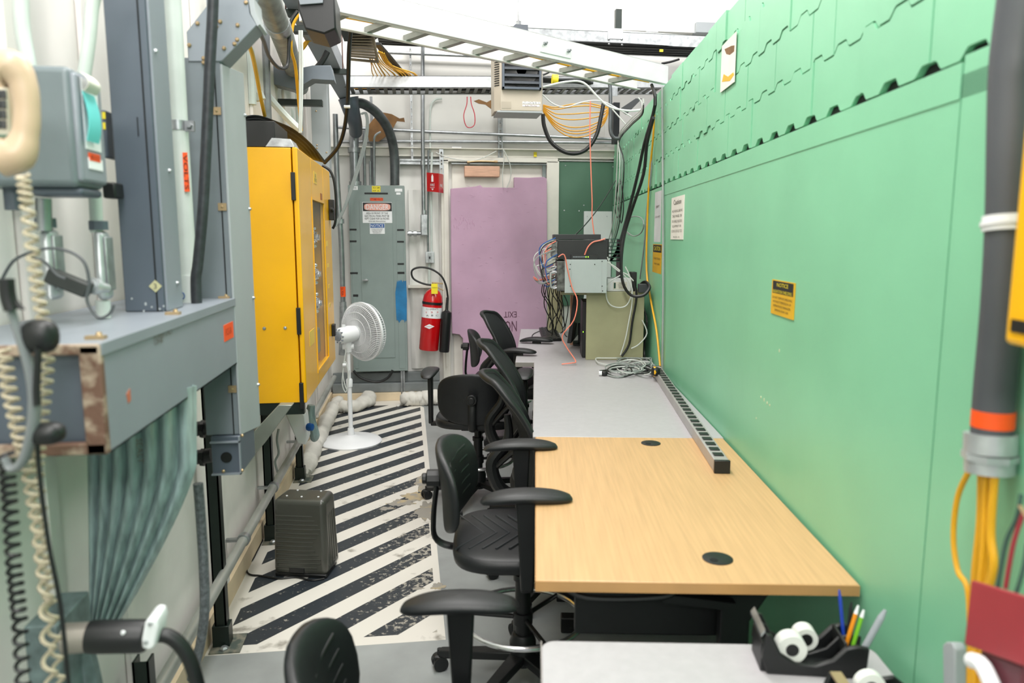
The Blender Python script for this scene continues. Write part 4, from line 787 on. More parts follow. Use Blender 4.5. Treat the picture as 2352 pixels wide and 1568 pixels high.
# ================================================================ STRUT POSTS AND WALL PIPE
def post(label, X_, Y_, ztop, w_=.042, z0=0, plate=True):
    t = T('strut_post', label, 'post', (X_, Y_, z0)); b = B(); b.box(X_ - w_ / 2, X_ + w_ / 2, Y_ - w_ / 2, Y_ - w_ / 2 + .004, .012, ztop); b.box(X_ - w_ / 2, X_ - w_ / 2 + .006, Y_ - w_ / 2, Y_ + w_ / 2, .012, ztop); b.box(X_ + w_ / 2 - .006, X_ + w_ / 2, Y_ - w_ / 2, Y_ + w_ / 2, .012, ztop); O('channel', b, strut, t)
    b = B(); b.box(X_ - .03, X_ + .03, Y_ - .03, Y_ + .026, .004, .085); O('foot_bracket', b, strut, t, bev=.002)
    b = B(); b.box(X_ - .035, X_ + .075, Y_ - .07, Y_ + .06, 0, .006); O('floor_plate', b, M('worn green plate', '55605a', .6, .3, hx2='8d8a7c', thr=(.4, .6), scale=30) if 'worn green plate' not in bpy.data.materials else bpy.data.materials['worn green plate'], t)
    b = B(); b.lathe([(0, 0), (.016, 0), (.016, .006), (.01, .012), (0, .012)], (X_ + .015, Y_ - .048, .006), Z, 6); O('anchor_bolt', b, galv, t)
    return t
post('dark green strut post beneath the grey trough, standing on a worn plate', -.738, 2.69, 1.15)
post('dark green strut post under the yellow cabinet', -.742, 3.66, .76)
post('dark green strut post farthest under the yellow cabinet, near the fan', -.742, 4.60, .80)
post('short cut off dark strut post at bottom left by the black plug', -.735, 1.93, .40)
b = B(); b.tube([V((-.715, y, z)) for y, z in [(.9, .30), (2.0, .285), (3.0, .285), (4.2, .29), (5.6, .30), (6.4, .31)]], .0195, n=16); wpipe = T('wall_conduit', 'long pale grey conduit running low along the left wall', 'conduit', (-.715, 3, .28)); O('tube', b, M('pale conduit', 'a3a5a0', .4, .3, var=.1), wpipe)
for y in (2.98, 3.62, 4.45): b = B(); b.cyl((-.715, y - .015, .286), (-.715, y + .015, .286), .026); b.box(-.79, -.715, y - .01, y + .01, .28, .292); O('clamp', b, galv, wpipe)
# ================================================================ YELLOW CABINET
yc = T('control_cabinet', 'tall yellow control cabinet with windowed door on left wall', 'cabinet', (-.62, 4, .755)); FX = -.504
b = B(); b.box(-.775, FX - .028, 3.39, 3.75, .757, 1.885); b.box(-.775, FX - .10, 3.75, 4.32, .757, 1.885); b.box(-.775, FX - .028, 4.32, 4.60, .757, 1.885); b.box(FX - .10, FX - .028, 3.75, 4.32, .757, .80); b.box(FX - .10, FX - .028, 3.75, 4.32, 1.72, 1.885); O('cabinet_body', b, yellow, yc, bev=.002)
b = B(); y0, y1, z0, z1 = 3.385, 4.61, .755, 1.887; wy0, wy1, wz0, wz1 = 3.80, 4.27, .83, 1.685
b.box(FX - .022, FX, y0, wy0, z0, z1); b.box(FX - .022, FX, wy1, y1, z0, z1); b.box(FX - .022, FX, wy0, wy1, z0, wz0); b.box(FX - .022, FX, wy0, wy1, wz1, z1); O('door', b, yellow, yc, bev=.005)
b = B(); b.box(FX - .095, FX - .085, wy0 - .05, wy1 + .05, wz0 - .05, wz1 + .05); O('inner_panel', b, gasket, yc)
b = B(); b.box(FX - .008, FX - .004, wy0, wy1, wz0, wz1); O('window', b, glass, yc)
b = B(); b.box(FX - .002, FX + .003, wy0 - .012, wy0, wz0 - .012, wz1 + .012); b.box(FX - .002, FX + .003, wy1, wy1 + .012, wz0 - .012, wz1 + .012); b.box(FX - .002, FX + .003, wy0, wy1, wz1, wz1 + .012); b.box(FX - .002, FX + .003, wy0, wy1, wz0 - .012, wz0); O('window_gasket', b, yellow, yc)
for zc_ in (1.72, 1.13, .79):
    b = B(); b.box(FX - .030, FX - .012, 3.372, 3.39, zc_ - .06, zc_ + .06); O('hinge', b, blk, yc, bev=.002)
b = B(); b.box(FX, FX + .03, 4.50, 4.56, 1.60, 1.72); b.box(FX + .012, FX + .03, 4.44, 4.50, 1.655, 1.67); O('handle', b, blk, yc, bev=.004)
b = B(); b.box(FX, FX + .02, 4.44, 4.50, .92, .99); O('latch', b, blk, yc, bev=.003)
rf = random.Random(4)
for zc_ in (1.50, 1.30, 1.14):
    for j in range(3):
        yy = wy0 + .07 + j * .16; t0 = V((FX - .084, yy, zc_)); fm = None
        b = B(); b.cyl(t0, t0 + X * .03, .042, n=14); b.cyl(t0 + X * .03, t0 + X * .055, .03, n=12); b.cyl(t0 + X * .055, t0 + X * .068, .017, n=10); fm = O('pressure_fitting', b, chrome, yc)
        for k in range(5): a = k * 1.256; q = t0 + V((0, .056 * math.cos(a), .05 * math.sin(a))); b = B(); b.lathe([(0, .0), (.011, 0), (.013, .03), (.008, .045), (0, .048)], q, X, 10); O('knob', b, chrome, fm)
b = B(); b.box(FX - .084, FX - .04, wy0 + .02, wy1 - .02, .86, 1.0); O('gauge_block', b, alu_d, yc, bev=.01)
for (yy, zz, w2, h2, m2_) in [(4.17, 1.70, .07, .035, orange), (3.95, 1.77, .11, .06, yel_l), (4.36, 1.45, .08, .03, yel_l), (4.38, 1.33, .08, .02, yel_l), (4.39, 1.21, .08, .02, yel_l), (4.40, 1.10, .08, .02, yel_l), (3.62, .99, .16, .07, yel_l)]:
    b = B(); b.box(FX, FX + .0015, yy - w2 / 2, yy + w2 / 2, zz, zz + h2); O('sticker', b, M('amber sticker', 'e9c348', .4) if m2_ is yel_l and 'amber sticker' not in bpy.data.materials else (bpy.data.materials['amber sticker'] if m2_ is yel_l else M('brown label', '9a5a1e', .5)), yc, smooth=0)
text(yc, 'DANGER\nHIGH VOLTAGE', V((FX + .002, 3.95, 1.80)), Y, Z, .09, .04, ink_f)
for (x, y) in [(607, 754), (655, 753)]: b = B(); p = pY(x, y, 3.39); b.lathe([(0, 0), (.008, 0), (.007, .005), (0, .007)], p, -Y, 10); O('bolt', b, galv, yc)
# items on top of the cabinet
b = B(); b.box(-.745, -.60, 3.42, 3.75, 1.889, 2.0); O('black_box', b, blk, None, 'open black box on top of the yellow cabinet', 'box', bev=.003)
b = B(); b.prism([V((-.64, 3.40, 1.889)), V((-.515, 3.40, 1.889)), V((-.535, 3.42, 1.925)), V((-.615, 3.42, 1.93))], (0, .15, 0)); O('metal_wedge', b, galv, None, 'folded grey metal cover on front of yellow cabinet top', 'metal cover', bev=.002)
for i in range(11):
    o_ = i * 2.4; b = B(); b.tube(LY([(562, 268 + o_, 3.55), (590 + o_ * .3, 266 + o_, 3.6), (630 - o_ * .2, 279 + o_, 3.75), (672 - o_ * .4, 298 + o_, 3.95), (712 - o_ * .9, 332 + o_ * .4, 4.15), (744 - o_ * 1.1, 372 - o_ * .3, 4.3)]), .012, n=8, flat=.3)
    O('black_strip', b, blk_c if i % 3 else M('grey strip %d' % i, '3c4041', .5), None, 'curved dark strips fanned over the top of yellow cabinet', 'strip', 'dark strips on the yellow cabinet')
# support brace, white box, blue knob
br = T('support_bracket', 'grey diagonal bracket beneath yellow cabinet', 'bracket', (-.70, 3.3, .55)); b = B(); b.prism([pY(584, 990, 3.0), pY(640, 930, 3.0), pY(672, 930, 3.0), pY(610, 1015, 3.0), pY(584, 1045, 3.0)], (0, .05, 0)); O('brace', b, alu_d, br, bev=.003)
b = B(); b.box(-.79, -.52, 3.40, 3.44, .70, .755); O('crossbar', b, strut, br)
tp_ = T('white_box', 'white plastic dispenser box with blue knob hung under yellow cabinet', 'box', pY(690, 1020, 3.9)); b = B(); b.prism([pY(655, 950, 3.9), pY(676, 938, 3.9), pY(700, 952, 3.9), pY(706, 1008, 3.9), pY(702, 1022, 3.9), pY(684, 1018, 3.9)], (0, .12, 0)); O('body', b, whitep, tp_, bev=.006)
b = B(); q = pY(680, 950, 3.96); b.box(q.x - .01, q.x + .01, 3.95, 3.97, q.z - .02, .76); O('hanger', b, galv, tp_)
b = B(); p = pY(706, 980, 3.88); b.lathe([(0, 0), (.018, 0), (.022, .012), (.018, .03), (0, .032)], p, (1, -.4, 0), 14); O('blue_knob', b, blue, tp_)
b = B(); b.tube(LY([(640, 985), (636, 1010), (640, 1040), (632, 1060), (638, 1085)], 3.9), .006); O('hanging_cable', b, greyc, None, 'grey cable hanging below the bracket under yellow cabinet', 'cable')
b = B(); b.tube(LY([(715, 930), (712, 960), (722, 1000), (716, 1010)], 4.2), .02, rs=[.02, .03, .03, .015]); O('clear_bottle', b, greens, None, 'small translucent tube hanging beside the white box', 'tube')
# ================================================================ LEFT WIREWAYS
tr = T('wire_trough', 'large horizontal grey wire trough with rusty open end', 'wireway', (-.65, 1.24, 1.15)); tx0, tx1, ty0, ty1, tz0, tz1 = -.79, -.504, 1.245, 2.14, 1.15, 1.33
b = B(); b.box(tx1 - .003, tx1, ty0, ty1, tz0, tz1); b.box(tx0, tx1, ty0 + .01, ty1, tz0, tz0 + .003); b.box(tx0, tx0 + .003, ty0, ty1, tz0, tz1); O('trough_body', b, steelg, tr)
b = B(); b.box(tx0, tx1 + .002, ty0, ty1, tz1 - .002, tz1 + .003); b.box(tx1 + .0, tx1 + .003, ty0, ty1, tz1 - .018, tz1 + .003); O('lid', b, steelg, tr, bev=.001)
b = B(); f_ = .02; b.box(tx0, tx1, ty0 - .004, ty0 + .012, tz0, tz0 + f_); b.box(tx0, tx1, ty0 - .004, ty0 + .012, tz1 - f_ + .004, tz1 + .002); b.box(tx1 - f_ - .012, tx1 + .001, ty0 - .004, ty0 + .012, tz0, tz1); b.box(tx0, tx0 + f_, ty0 - .004, ty0 + .012, tz0, tz1); O('rusty_end_frame', b, rust, tr, label='flaking rusty frame', bev=.003)
b = B(); b.box(tx0 + .02, tx1 - .03, ty0 + .02, ty0 + .024, tz0, tz1); O('end_plate', b, steelg_d, tr)
for q in [(228, 778), (403, 716), (520, 685)]: p = pX(q[0], q[1], tx1 - .02); p.z = tz1 + .003; b = B(); b.ob(p + V((-.02, -.008, 0)), (.03, .0, 0), (0, .016, 0), (0, 0, .006)); b.lathe([(0, 0), (.006, 0), (.004, .006), (0, .006)], p + Z * .006, Z, 8); O('lid_clip', b, brass, tr)
b = B(); a, c = pX(514, 748, tx1 + .001), pX(537, 772, tx1 + .001); b.box(tx1, tx1 + .001, a.y, c.y, c.z - .002, a.z + .001); O('orange_sticker', b, orange, tr, smooth=0)
text(tr, 'PCS-3A', pX(525, 760, tx1 + .0015), Y, Z, .06, .018, M('dark red ink', 'a83208', .6))
text(tr, 'POWER ONLY', pX(375, 767, tx1 + .0006), Y, Z, .11, .012, ink_f); text(tr, 'LINE', pX(365, 783, tx1 + .0006), Y, Z, .05, .009, ink_f)
b = B(); b.prism([pX(290, 905, tx1), pX(298, 892, tx1), pX(300, 918, tx1), pX(294, 926, tx1)], (.0008, 0, 0)); O('paint_fleck', b, M('orange fleck', 'b5654a', .6), tr)
# vertical wireway A
va = T('vertical_wireway', 'dark slate wireway rising from the top of the trough', 'wireway', (-.61, 1.8, 1.333)); b = B(); b.box(-.653, -.568, 1.762, 1.87, 1.334, 3.1); O('duct_body', b, steelg_d, va, bev=.002)
b = B(); b.box(-.568, -.562, 1.768, 1.875, 1.334, 3.1); O('side_cover', b, steelg, va, bev=.001)
b = B(); b.box(-.585, -.582, 1.7605, 1.762, 1.334, 3.1); b.box(-.600, -.5985, 1.7595, 1.762, 1.72, 1.76); O('seam_line', b, void, va, kind='stuff')
for (x, y) in [(356, 117), (388, 392), (406, 650)]: p = pX(x, y, -.562); b = B(); b.lathe([(0, 0), (.005, 0), (.004, .005), (0, .007)], (-.562, min(p.y, 1.865), p.z), X, 10); O('screw', b, galv, va)
b = B(); p = pY(357, 657, 1.761); b.prism([p + V((-.014, 0, 0)), p + V((0, 0, -.014)), p + V((.014, 0, 0)), p + V((0, 0, .014))], (0, -.001, 0)); O('diamond_sticker', b, M('pale sticker', 'b9b68d', .6), va, smooth=0); text(va, '3', p - Y * .0015, X, Z, .007, .012, ink_f)
rs_ = random.Random(2)
for i in range(7): p = pY(rs_.uniform(300, 380), rs_.uniform(685, 718), 1.7615); b = B(); b.pad(p, rs_.uniform(.0015, .003), .0008, rs_.uniform(.002, .004), n=8, m=4); O('paint_speck', b, steelg_l, va)
# pale conduit with collar
pc_ = T('pale_conduit', 'thick pale green conduit with clamp beside dark wireway', 'conduit', (-.66, 2.05, 1.33)); b = B(); c_ = [pY(436, 700, 2.02), pY(430, 620, 2.02), pY(410, 300, 2.02), pY(393, 0, 2.02), pY(388, -60, 2.02)]; b.tube(c_, .0235, n=24, sub=2); O('tube', b, conduit_w, pc_)
b = B(); b.tube([pY(437, 702, 2.02), pY(432, 632, 2.02)], .0275, n=24, sub=1); O('collar', b, conduit_w, pc_); b = B(); b.tube([pY(436.6, 697, 2.02), pY(436.4, 695, 2.02)], .0279, n=24, sub=1); O('blue_ink_line', b, blue, pc_)
b = B(); n0 = pY(418, 679, 1.991); b.tube([n0 + V((.006 * math.cos(k * .7), 0, .008 * math.sin(k * .7))) for k in range(9)], .0012, n=5, closed=True); O('blue_ink_mark', b, blue, pc_)
b = B(); b.tube([pY(409.5, 300, 2.02), pY(408, 278, 2.02)], .0255, n=24, sub=1); q = pY(428, 290, 1.995); b.box(q.x - .004, q.x + .018, q.y, q.y + .012, q.z - .012, q.z + .014); b.cyl(q + V((.008, -.012, .002)), q + V((.008, 0, .002)), .007, n=6); O('pipe_clamp', b, galv, pc_)
b = B(); b.prism([pY(419, 350, 1.993), pY(430, 350, 1.998), pY(436, 440, 1.998), pY(424, 440, 1.993)], (0, .001, 0)); q = O('volts_label', b, orange, pc_, smooth=0)
text(pc_, 'VOLTS', pY(427.5, 395, 1.994), -Z, X, .085, .010, M('label ink', '5a2410', .6))
# vertical wireway B with gusset
vb = T('vertical_wireway', 'light grey wireway with flared bolted top in front of yellow cabinet', 'wireway', (-.55, 2.2, .94))
b = B(); b.box(-.598, -.508, 2.132, 2.36, .945, 1.97); O('duct_body', b, M('shaded grey enamel', '727a80', .4), vb, bev=.002)  # shade of the front face put into a darker grey
b = B(); b.prism([(FX - .004, 2.13, .945), (FX - .004, 2.385, .905), (FX - .004, 2.385, 1.985), (FX - .004, 2.13, 1.955)], (.006, 0, 0)); O('side_cover', b, steelg_l, vb, bev=.001)  # paler grey paints in the lit side of the same duct
b = B(); b.box(-.524, -.521, 2.130, 2.132, .945, 1.97); O('seam_line', b, void, vb)
b = B(); hx3 = [(432, 141), (428, 73), (474, 14), (470, -60), (590, -60), (570, 0), (573, 30), (590, 57), (512, 138), (507, 141)]; b.prism([pY(x, y, 2.128) for x, y in hx3], (0, .09, 0)); O('gusset_box', b, steelg, vb, bev=.002)
b = B(); b.prism([pY(x, y, 2.127) for x, y in [(571, 0), (576, 32), (591, 60), (597, 55), (585, 25), (583, -5)]], (0, .10, 0)); O('gusset_flange', b, steelg_l, vb)
for (x, y) in [(565, 6), (546, 58), (545, 91), (539, 101), (515, 111), (506, 50), (497, 61), (454, 54), (435, 104), (468, 134), (468, 144)]: p = pY(x, y, 2.128); b = B(); b.lathe([(0, 0), (.0055, 0), (.0055, .003), (.003, .006), (0, .006)], p, -Y, 8); O('bolt', b, brass, vb)
for (x, y) in [(498, 255), (511, 475), (534, 893)]: p = pY(x, y, 2.131); b = B(); b.ob(p + V((-.011, 0, -.010)), (.022, 0, 0), (0, -.003, 0), (0, 0, .02)); b.lathe([(0, 0), (.004, 0), (0, .004)], p - Y * .003, -Y, 8); O('lid_clip', b, brass, vb)
for (x, y) in [(560, 265), (571, 480), (579, 684), (590, 883)]: p = pX(x, y, FX); b = B(); b.lathe([(0, 0), (.0055, 0), (.004, .006), (0, .008)], (FX + .002, min(p.y, 2.37), p.z), X, 10); O('screw', b, galv, vb)
eb = T('end_box', 'dark slate box with round knockout at foot of light wireway', 'wireway end', (-.55, 2.2, .83)); b = B(); a, c = pY(482, 1000, 2.115), pY(555, 1088, 2.115); b.box(a.x, c.x, 2.12, 2.30, c.z, .944); O('box', b, steelg_d, eb, bev=.003)
b = B(); b.box(a.x, c.x, 2.108, 2.12, a.z - .022, a.z - .018); b.box(a.x, c.x, 2.108, 2.12, c.z, c.z + .004); b.box(c.x - .003, c.x, 2.108, 2.12, c.z, .944); O('flange', b, steelg, eb); b = B(); b.lathe([(0, 0), (.0155, 0), (.0155, .0015), (0, .0015)], pY(520, 1050, 2.119), -Y, 24); O('knockout_hole', b, void, eb)
for (x, y) in [(513, 1082), (556, 1000), (556, 1080)]: b = B(); b.lathe([(0, 0), (.005, 0), (0, .004)], pY(x, y, 2.112), -Y, 8); O('screw', b, brass, eb)
b = B(); b.tube(LY([(492, -60), (487, 60), (482, 150), (474, 330), (466, 480), (455, 600), (450, 640), (452, 700)], 1.98), .0135, n=12); O('black_cable', b, M('dusty black cable', '2b2f33', .5, var=.25, scale=60), None, 'thick dusty black cable hanging in front of the light wireway', 'cable')
b = B(); b.box(-.70, -.655, 2.2, 2.24, 1.335, 1.85); O('vertical_strut', b, blk, None, 'black vertical strut between pale conduit and wireway', 'strut')
# dark hoses below the wireway
for yy in (985, 1050):
    b = B(); b.cyl(pY(450, yy, 2.3), pY(486, yy - 5, 2.3), .022, n=14); b.cyl(pY(462, yy, 2.3), pY(470, yy, 2.3), .028, n=8); O('black_fitting', b, blk, None, ['upper', 'lower'][yy > 1000] + ' black cable fitting left of the wireway end box', 'fitting')
b = B(); b.tube(LY([(455, 1110), (462, 1200), (468, 1300), (470, 1400), (460, 1480), (440, 1560)], 1.95), .0125, n=10); O('flexible_conduit', b, M('grey flexible conduit', '6f7478', .5, .3, var=.3, scale=90), None, 'grey flexible conduit hanging between trough and floor', 'conduit')
# ribbed plastic strips
rb = T('strip_curtain', 'draped grey green ribbed plastic sheeting below the trough', 'plastic sheeting', pY(300, 1420, 1.7))
def rib(u, v):
    yl = 885 + 545 * v; xl = 196 + 12 * v
    xr = 452 if v < .33 else 452 - ((v - .33) / .67) ** 1.25 * 178
    x = xl + (xr - xl) * u; p = pY(x, yl, 1.70); k = .020 * (1 - .35 * v)
    return p + V((0, -k * abs(math.sin(u * math.pi * 7)) - .05 * math.sin(u * math.pi) * (1 - .4 * v), 0))
b = B(); b.sheet(rib, 112, 24, .003); O('ribbed_sheet', b, greens, rb, smooth=60)
b = B(); b.sheet(lambda u, v: rib(u * .93 + .02, v * .90) + V((.004, .035, 0)), 84, 20, .003); O('ribbed_sheet', b, greens, rb, smooth=60)
text(rb, 'SEALT', pY(322, 1035, 1.63), -Z, X, .055, .012, ink_f)
# ================================================================ NEAR LEFT: PHONE, SWITCH BOX, CORDS, PLUG
gx = T('disconnect_box', 'grey electrical box with teal sticky note beside the telephone', 'electrical box', (-.69, 1.5, 1.59))
b = B(); b.box(-.79, -.60, 1.445, 1.565, 1.59, 1.80); O('box', b, M('dark grey enamel', '6c777b', .4), gx, bev=.012, seg=3)
b = B(); b.box(-.605, -.592, 1.450, 1.558, 1.60, 1.79); O('front_cover', b, steelg, gx, bev=.006, seg=3)
b = B(); b.box(-.592, -.591, 1.468, 1.535, 1.66, 1.785); O('instruction_label', b, paper_w, gx, smooth=0)
b = B(); b.box(-.592, -.5905, 1.475, 1.535, 1.625, 1.645); O('paper_label', b, paper_w, gx, smooth=0); b = B(); b.box(-.592, -.590, 1.477, 1.525, 1.640, 1.654); O('orange_sticker', b, orange, gx, smooth=0); text(gx, '480 VOLTS', V((-.5895, 1.501, 1.647)), Y, Z, .04, .008, M('sticker ink', '7a2a08', .6))
b = B(); b.box(-.70, -.60, 1.46, 1.55, 1.575, 1.59); O('bottom_flange', b, steelg_d, gx, bev=.006)
b = B(); b.cyl((-.735, 1.5, 1.55), (-.735, 1.5, 1.592), .018, n=14); O('hub', b, steelg_d, gx)
sn = T('sticky_note', 'curling teal sticky note stuck on the grey box', 'note', (-.585, 1.50, 1.69))
b = B(); b.sheet(lambda u, v: V((-.588 + .010 * math.sin(v * 2.6), 1.462 + .052 * u - .008 * v, 1.760 - .088 * v)), 4, 10, .001); O('note', b, teal, sn, smooth=60)
b = B(); b.sheet(lambda u, v: V((-.586 + .012 * math.sin(v * 3), 1.455 + .052 * u + .006 * v, 1.792 - .032 * v)), 4, 6, .001); O('upper_sheet', b, paper, sn, smooth=60)
dv = T('wall_device', 'narrow grey switch with two yellow labels behind the grey box', 'switch', (-.77, 1.85, 1.68)); b = B(); a, c = pY(226, 252, 1.80), pY(250, 362, 1.80); b.box(a.x, c.x, 1.80, 1.86, c.z, a.z); O('box', b, steelg_d, dv, bev=.003)
for yy in (257, 281): b = B(); a, c = pY(228, yy, 1.799), pY(243, yy + 16, 1.799); b.box(a.x, c.x, 1.798, 1.80, c.z, a.z); O('yellow_label', b, yel_l, dv, smooth=0)
b = B(); a, c = pY(233, 418, 1.70), pY(266, 455, 1.70); b.box(a.x, c.x, 1.70, 1.75, c.z, a.z); O('black_bracket', b, blk, None, 'black bracket holding the dark wireway to the wall', 'bracket', bev=.004)
def tubeY(name, label, pts, r, mat, Yv, cat='conduit', n=14, group=None): b = B(); b.tube(LY(pts, Yv), r, n=n); return O(name, b, mat, None, label, cat, group)
tubeY('bent_conduit', 'pale conduit curving into the top of grey box by telephone', [(48, -60), (48, 0), (52, 70), (66, 150), (66, 175)], .0135, conduit_w, 1.52)
tubeY('slanted_conduit', 'pale slanting conduit behind the grey box top', [(245, -60), (215, 0), (205, 90), (192, 180)], .0125, conduit_w, 1.62)
tubeY('vertical_conduit', 'dark topped conduit below the grey box', [(100, 455), (101, 500), (102, 530)], .0135, conduit, 1.5)
tubeY('vertical_conduit', 'pale conduit dropping behind grey box to second elbow', [(218, 440), (221, 500), (222, 535)], .0125, conduit_w, 1.62)
for i, (x0, y0, x1, y1, yy, lb) in enumerate([(84, 525, 128, 690, 1.50, 'left conduit elbow body with shiny cover plate'), (208, 530, 246, 690, 1.60, 'right conduit elbow body joined to the black lamp')]):
    t = T('conduit_elbow', lb, 'fitting', pY(x0, y1, yy)); b = B(); a, c = pY(x0, y0, yy), pY(x1, y1, yy); b.box(a.x, c.x, yy, yy + .045, c.z, a.z); O('body', b, galv_w, t, bev=.012, seg=3); b = B(); b.box(c.x, c.x + .005, yy + .004, yy + .04, c.z + .02, a.z - .012); O('cover_plate', b, galv, t, bev=.002)
    b = B(); p = pY((x0 + x1) / 2, y0 - 2, yy + .02); b.cyl(p, p + Z * .018, .019, n=8); O('lock_nut', b, steelg_d, t)
tubeY('vertical_conduit', 'white pipe running down from right conduit elbow', [(236, 690), (238, 730)], .014, conduit_w, 1.62)
tl = T('inspection_lamp', 'black boxy lamp head angled on a silver stub', 'lamp', pY(158, 650, 1.5)); b = B(); a, c = pY(112, 630, 1.5), pY(205, 668, 1.5); d_ = (c - a).normalized(); n_ = d_.cross(Y); b.ob(a - n_ * .014 - Y * .014, c - a, n_ * .028, Y * .028); O('head', b, M('charcoal lamp', '2c302e', .5), tl, bev=.003)
b = B(); b.cyl(pY(205, 655, 1.515), pY(246, 662, 1.56), .012, .009, n=14); b.cyl(pY(212, 656, 1.52), pY(222, 658, 1.53), .016, n=12); O('silver_stub', b, galv_w, tl)
b = B(); b.tube(LY([(0, 650), (30, 600), (75, 578), (120, 570), (165, 580), (195, 605), (205, 650), (200, 690), (225, 728), (250, 722), (262, 700)], 1.42), .0028, n=6); O('wire_loop', b, M('grey wire', '4b4f52', .5), None, 'thin grey wire looping over the conduit elbows', 'cable')
b = B(); b.tube(LY([(60, 590), (100, 600), (130, 630), (150, 640)], 1.43), .0028, n=6); O('wire_loop', b, bpy.data.materials['grey wire'], None, 'short dark wire running to the boxy lamp', 'cable')
# phone
ph = T('wall_telephone', 'beige wall telephone with handset at the left edge', 'telephone', pY(10, 400, 1.22))
b = B(); a, c = pY(-90, 150, 1.24), pY(28, 375, 1.24); b.box(a.x, c.x, 1.235, 1.30, c.z, a.z); O('body', b, beige, ph, bev=.012, seg=3)
b = B(); a, c = pY(-70, 200, 1.232), pY(26, 318, 1.232); b.box(a.x, c.x, 1.228, 1.236, c.z, a.z); kp = O('keypad', b, beige_k, ph, bev=.002)
for i in range(4):
    for j in range(3):
        b = B(); p = pY(-14 + j * 12, 217 + i * 23, 1.228); b.ob(p + V((-.003, -.004, -.006)), (.006, 0, 0), (0, .005, 0), (0, 0, .012)); O('key', b, rubber, kp, bev=.001)
b = B(); a, c = pY(-30, 308, 1.226), pY(20, 320, 1.226); b.box(a.x, c.x, 1.226, 1.229, c.z, a.z); O('green_strip', b, bgreen, ph)
b = B(); b.tube(LY([(4, 158), (28, 160), (52, 190), (62, 250), (58, 310), (40, 352), (4, 362)], 1.19), .018, n=20, rs=[.027, .027, .019, .017, .018, .026, .028]); O('handset', b, beige, ph, smooth=70)
def coil(name, label, pts, R_, r_, turns, mat, cat='cable'):
    P = [V(p) for p in pts]; m = len(P); N_ = turns * 9; out = []
    for i in range(N_ + 1):
        s_ = i / N_ * (m - 1); k = min(int(s_), m - 2); f = s_ - k; c_ = P[k].lerp(P[k + 1], f); a = 2 * math.pi * i / 9; out.append(c_ + V((R_ * math.cos(a), R_ * math.sin(a), 0)))
    b = B(); b.tube(out, r_, n=5, sub=1); return O(name, b, mat, None, label, cat)
coil('coiled_cable', 'black coiled cord hanging down at the left edge', LY([(14, 1040), (22, 1150), (32, 1300), (45, 1420), (55, 1600)], 1.1), .0085, .0032, 24, blk_c)
coil('coiled_cable', 'left strand of beige coiled telephone cord over the rusty trough', LY([(6, 800), (22, 900), (45, 1000), (66, 1080), (88, 1200), (105, 1350), (118, 1600)], 1.12), .0085, .0032, 26, M('dusty beige cord', 'b5aa92', .5))
coil('coiled_cable', 'right strand of beige coiled telephone cord beside thin black cord', LY([(52, 400), (62, 470), (78, 600), (92, 700), (112, 790), (104, 900), (92, 1000), (85, 1080), (98, 1250), (118, 1400), (142, 1600)], 1.14), .0075, .0030, 44, bpy.data.materials['dusty beige cord'])
b = B(); b.tube(LY([(85, 1000), (92, 1100), (112, 1250), (140, 1400), (160, 1600)], 1.10), .0032, n=6); O('thin_cable', b, blk_c, None, 'thin straight black cord hanging between the coiled cords', 'cable')
hs = T('headset', 'black and grey headset hanging over the rusty trough end', 'headset', pY(60, 1060, 1.08)); b = B(); b.tube(LY([(12, 650), (28, 720), (52, 790), (72, 860), (80, 930), (72, 1000), (52, 1060), (25, 1075), (10, 1050)], 1.08), .0105, n=12, flat=.6, rs=[.008, .008, .010, .011, .012, .012, .011, .009, .007]); O('headband', b, M('grey headband', '777b7d', .4), hs)
for (x, y) in [(92, 772), (108, 995)]:
    p = pY(x, y, 1.09); b = B(); b.pad(p, .024, .02, .024 if y < 900 else .016, e=.9, ez=.8); O('ear_cushion', b, blk, hs, smooth=70)
b = B(); b.tube(LY([(14, 640), (18, 680), (28, 712)], 1.075), .010, n=10); O('hinge', b, blk, hs); b = B(); b.prism(LY([(8, 686), (32, 690), (50, 712), (30, 706)], 1.07), (0, .01, 0)); O('adjuster', b, blk, hs)
b = B(); b.tube(LY([(88, 800), (86, 850), (84, 900), (86, 930)], 1.07), .005, n=8); O('clip', b, blk, hs)
# plug and box
jx = T('floor_box', 'weathered galvanised box low at the left edge behind the black plug', 'junction box', pY(120, 1568, 1.36)); b = B(); a, c = pY(52, 1440, 1.30), pY(150, 1640, 1.30); b.box(a.x, c.x, 1.30, 1.43, c.z, a.z); O('box', b, M('weathered galvanised', '6f7f80', .5, .3, var=.25, scale=30), jx, bev=.004)
b = B(); b.tube(LY([(165, 1470), (185, 1530), (200, 1600)], 1.40), .03, n=10); O('fitting', b, bpy.data.materials['weathered galvanised'], jx)
pl_ = T('power_plug', 'large black twist lock plug with white clamp at lower left', 'plug', pY(260, 1490, 1.27)); y_ = 1.27
b = B(); b.cyl(pY(150, 1466, y_), pY(212, 1462, y_), .026, .025, n=24); O('metal_collar', b, M('scuffed nickel', 'a39c94', .4, .5, var=.15), pl_)
b = B(); ax_ = (pY(335, 1460, y_) - pY(205, 1462, y_)); b.lathe([(0, 0), (.027, 0), (.028, .01), (.028, ax_.length - .005), (.026, ax_.length), (0, ax_.length)], pY(205, 1462, y_), ax_, 24); O('body', b, blk, pl_)
b = B(); b.prism([pY(332, 1430, y_ - .03), pY(342, 1421, y_ - .03), pY(358, 1423, y_ - .03), pY(363, 1440, y_ - .03), pY(356, 1485, y_ - .03), pY(344, 1494, y_ - .03), pY(326, 1490, y_ - .03), pY(324, 1470, y_ - .03)], (0, .055, 0)); O('cable_clamp', b, whitep, pl_, bev=.004)
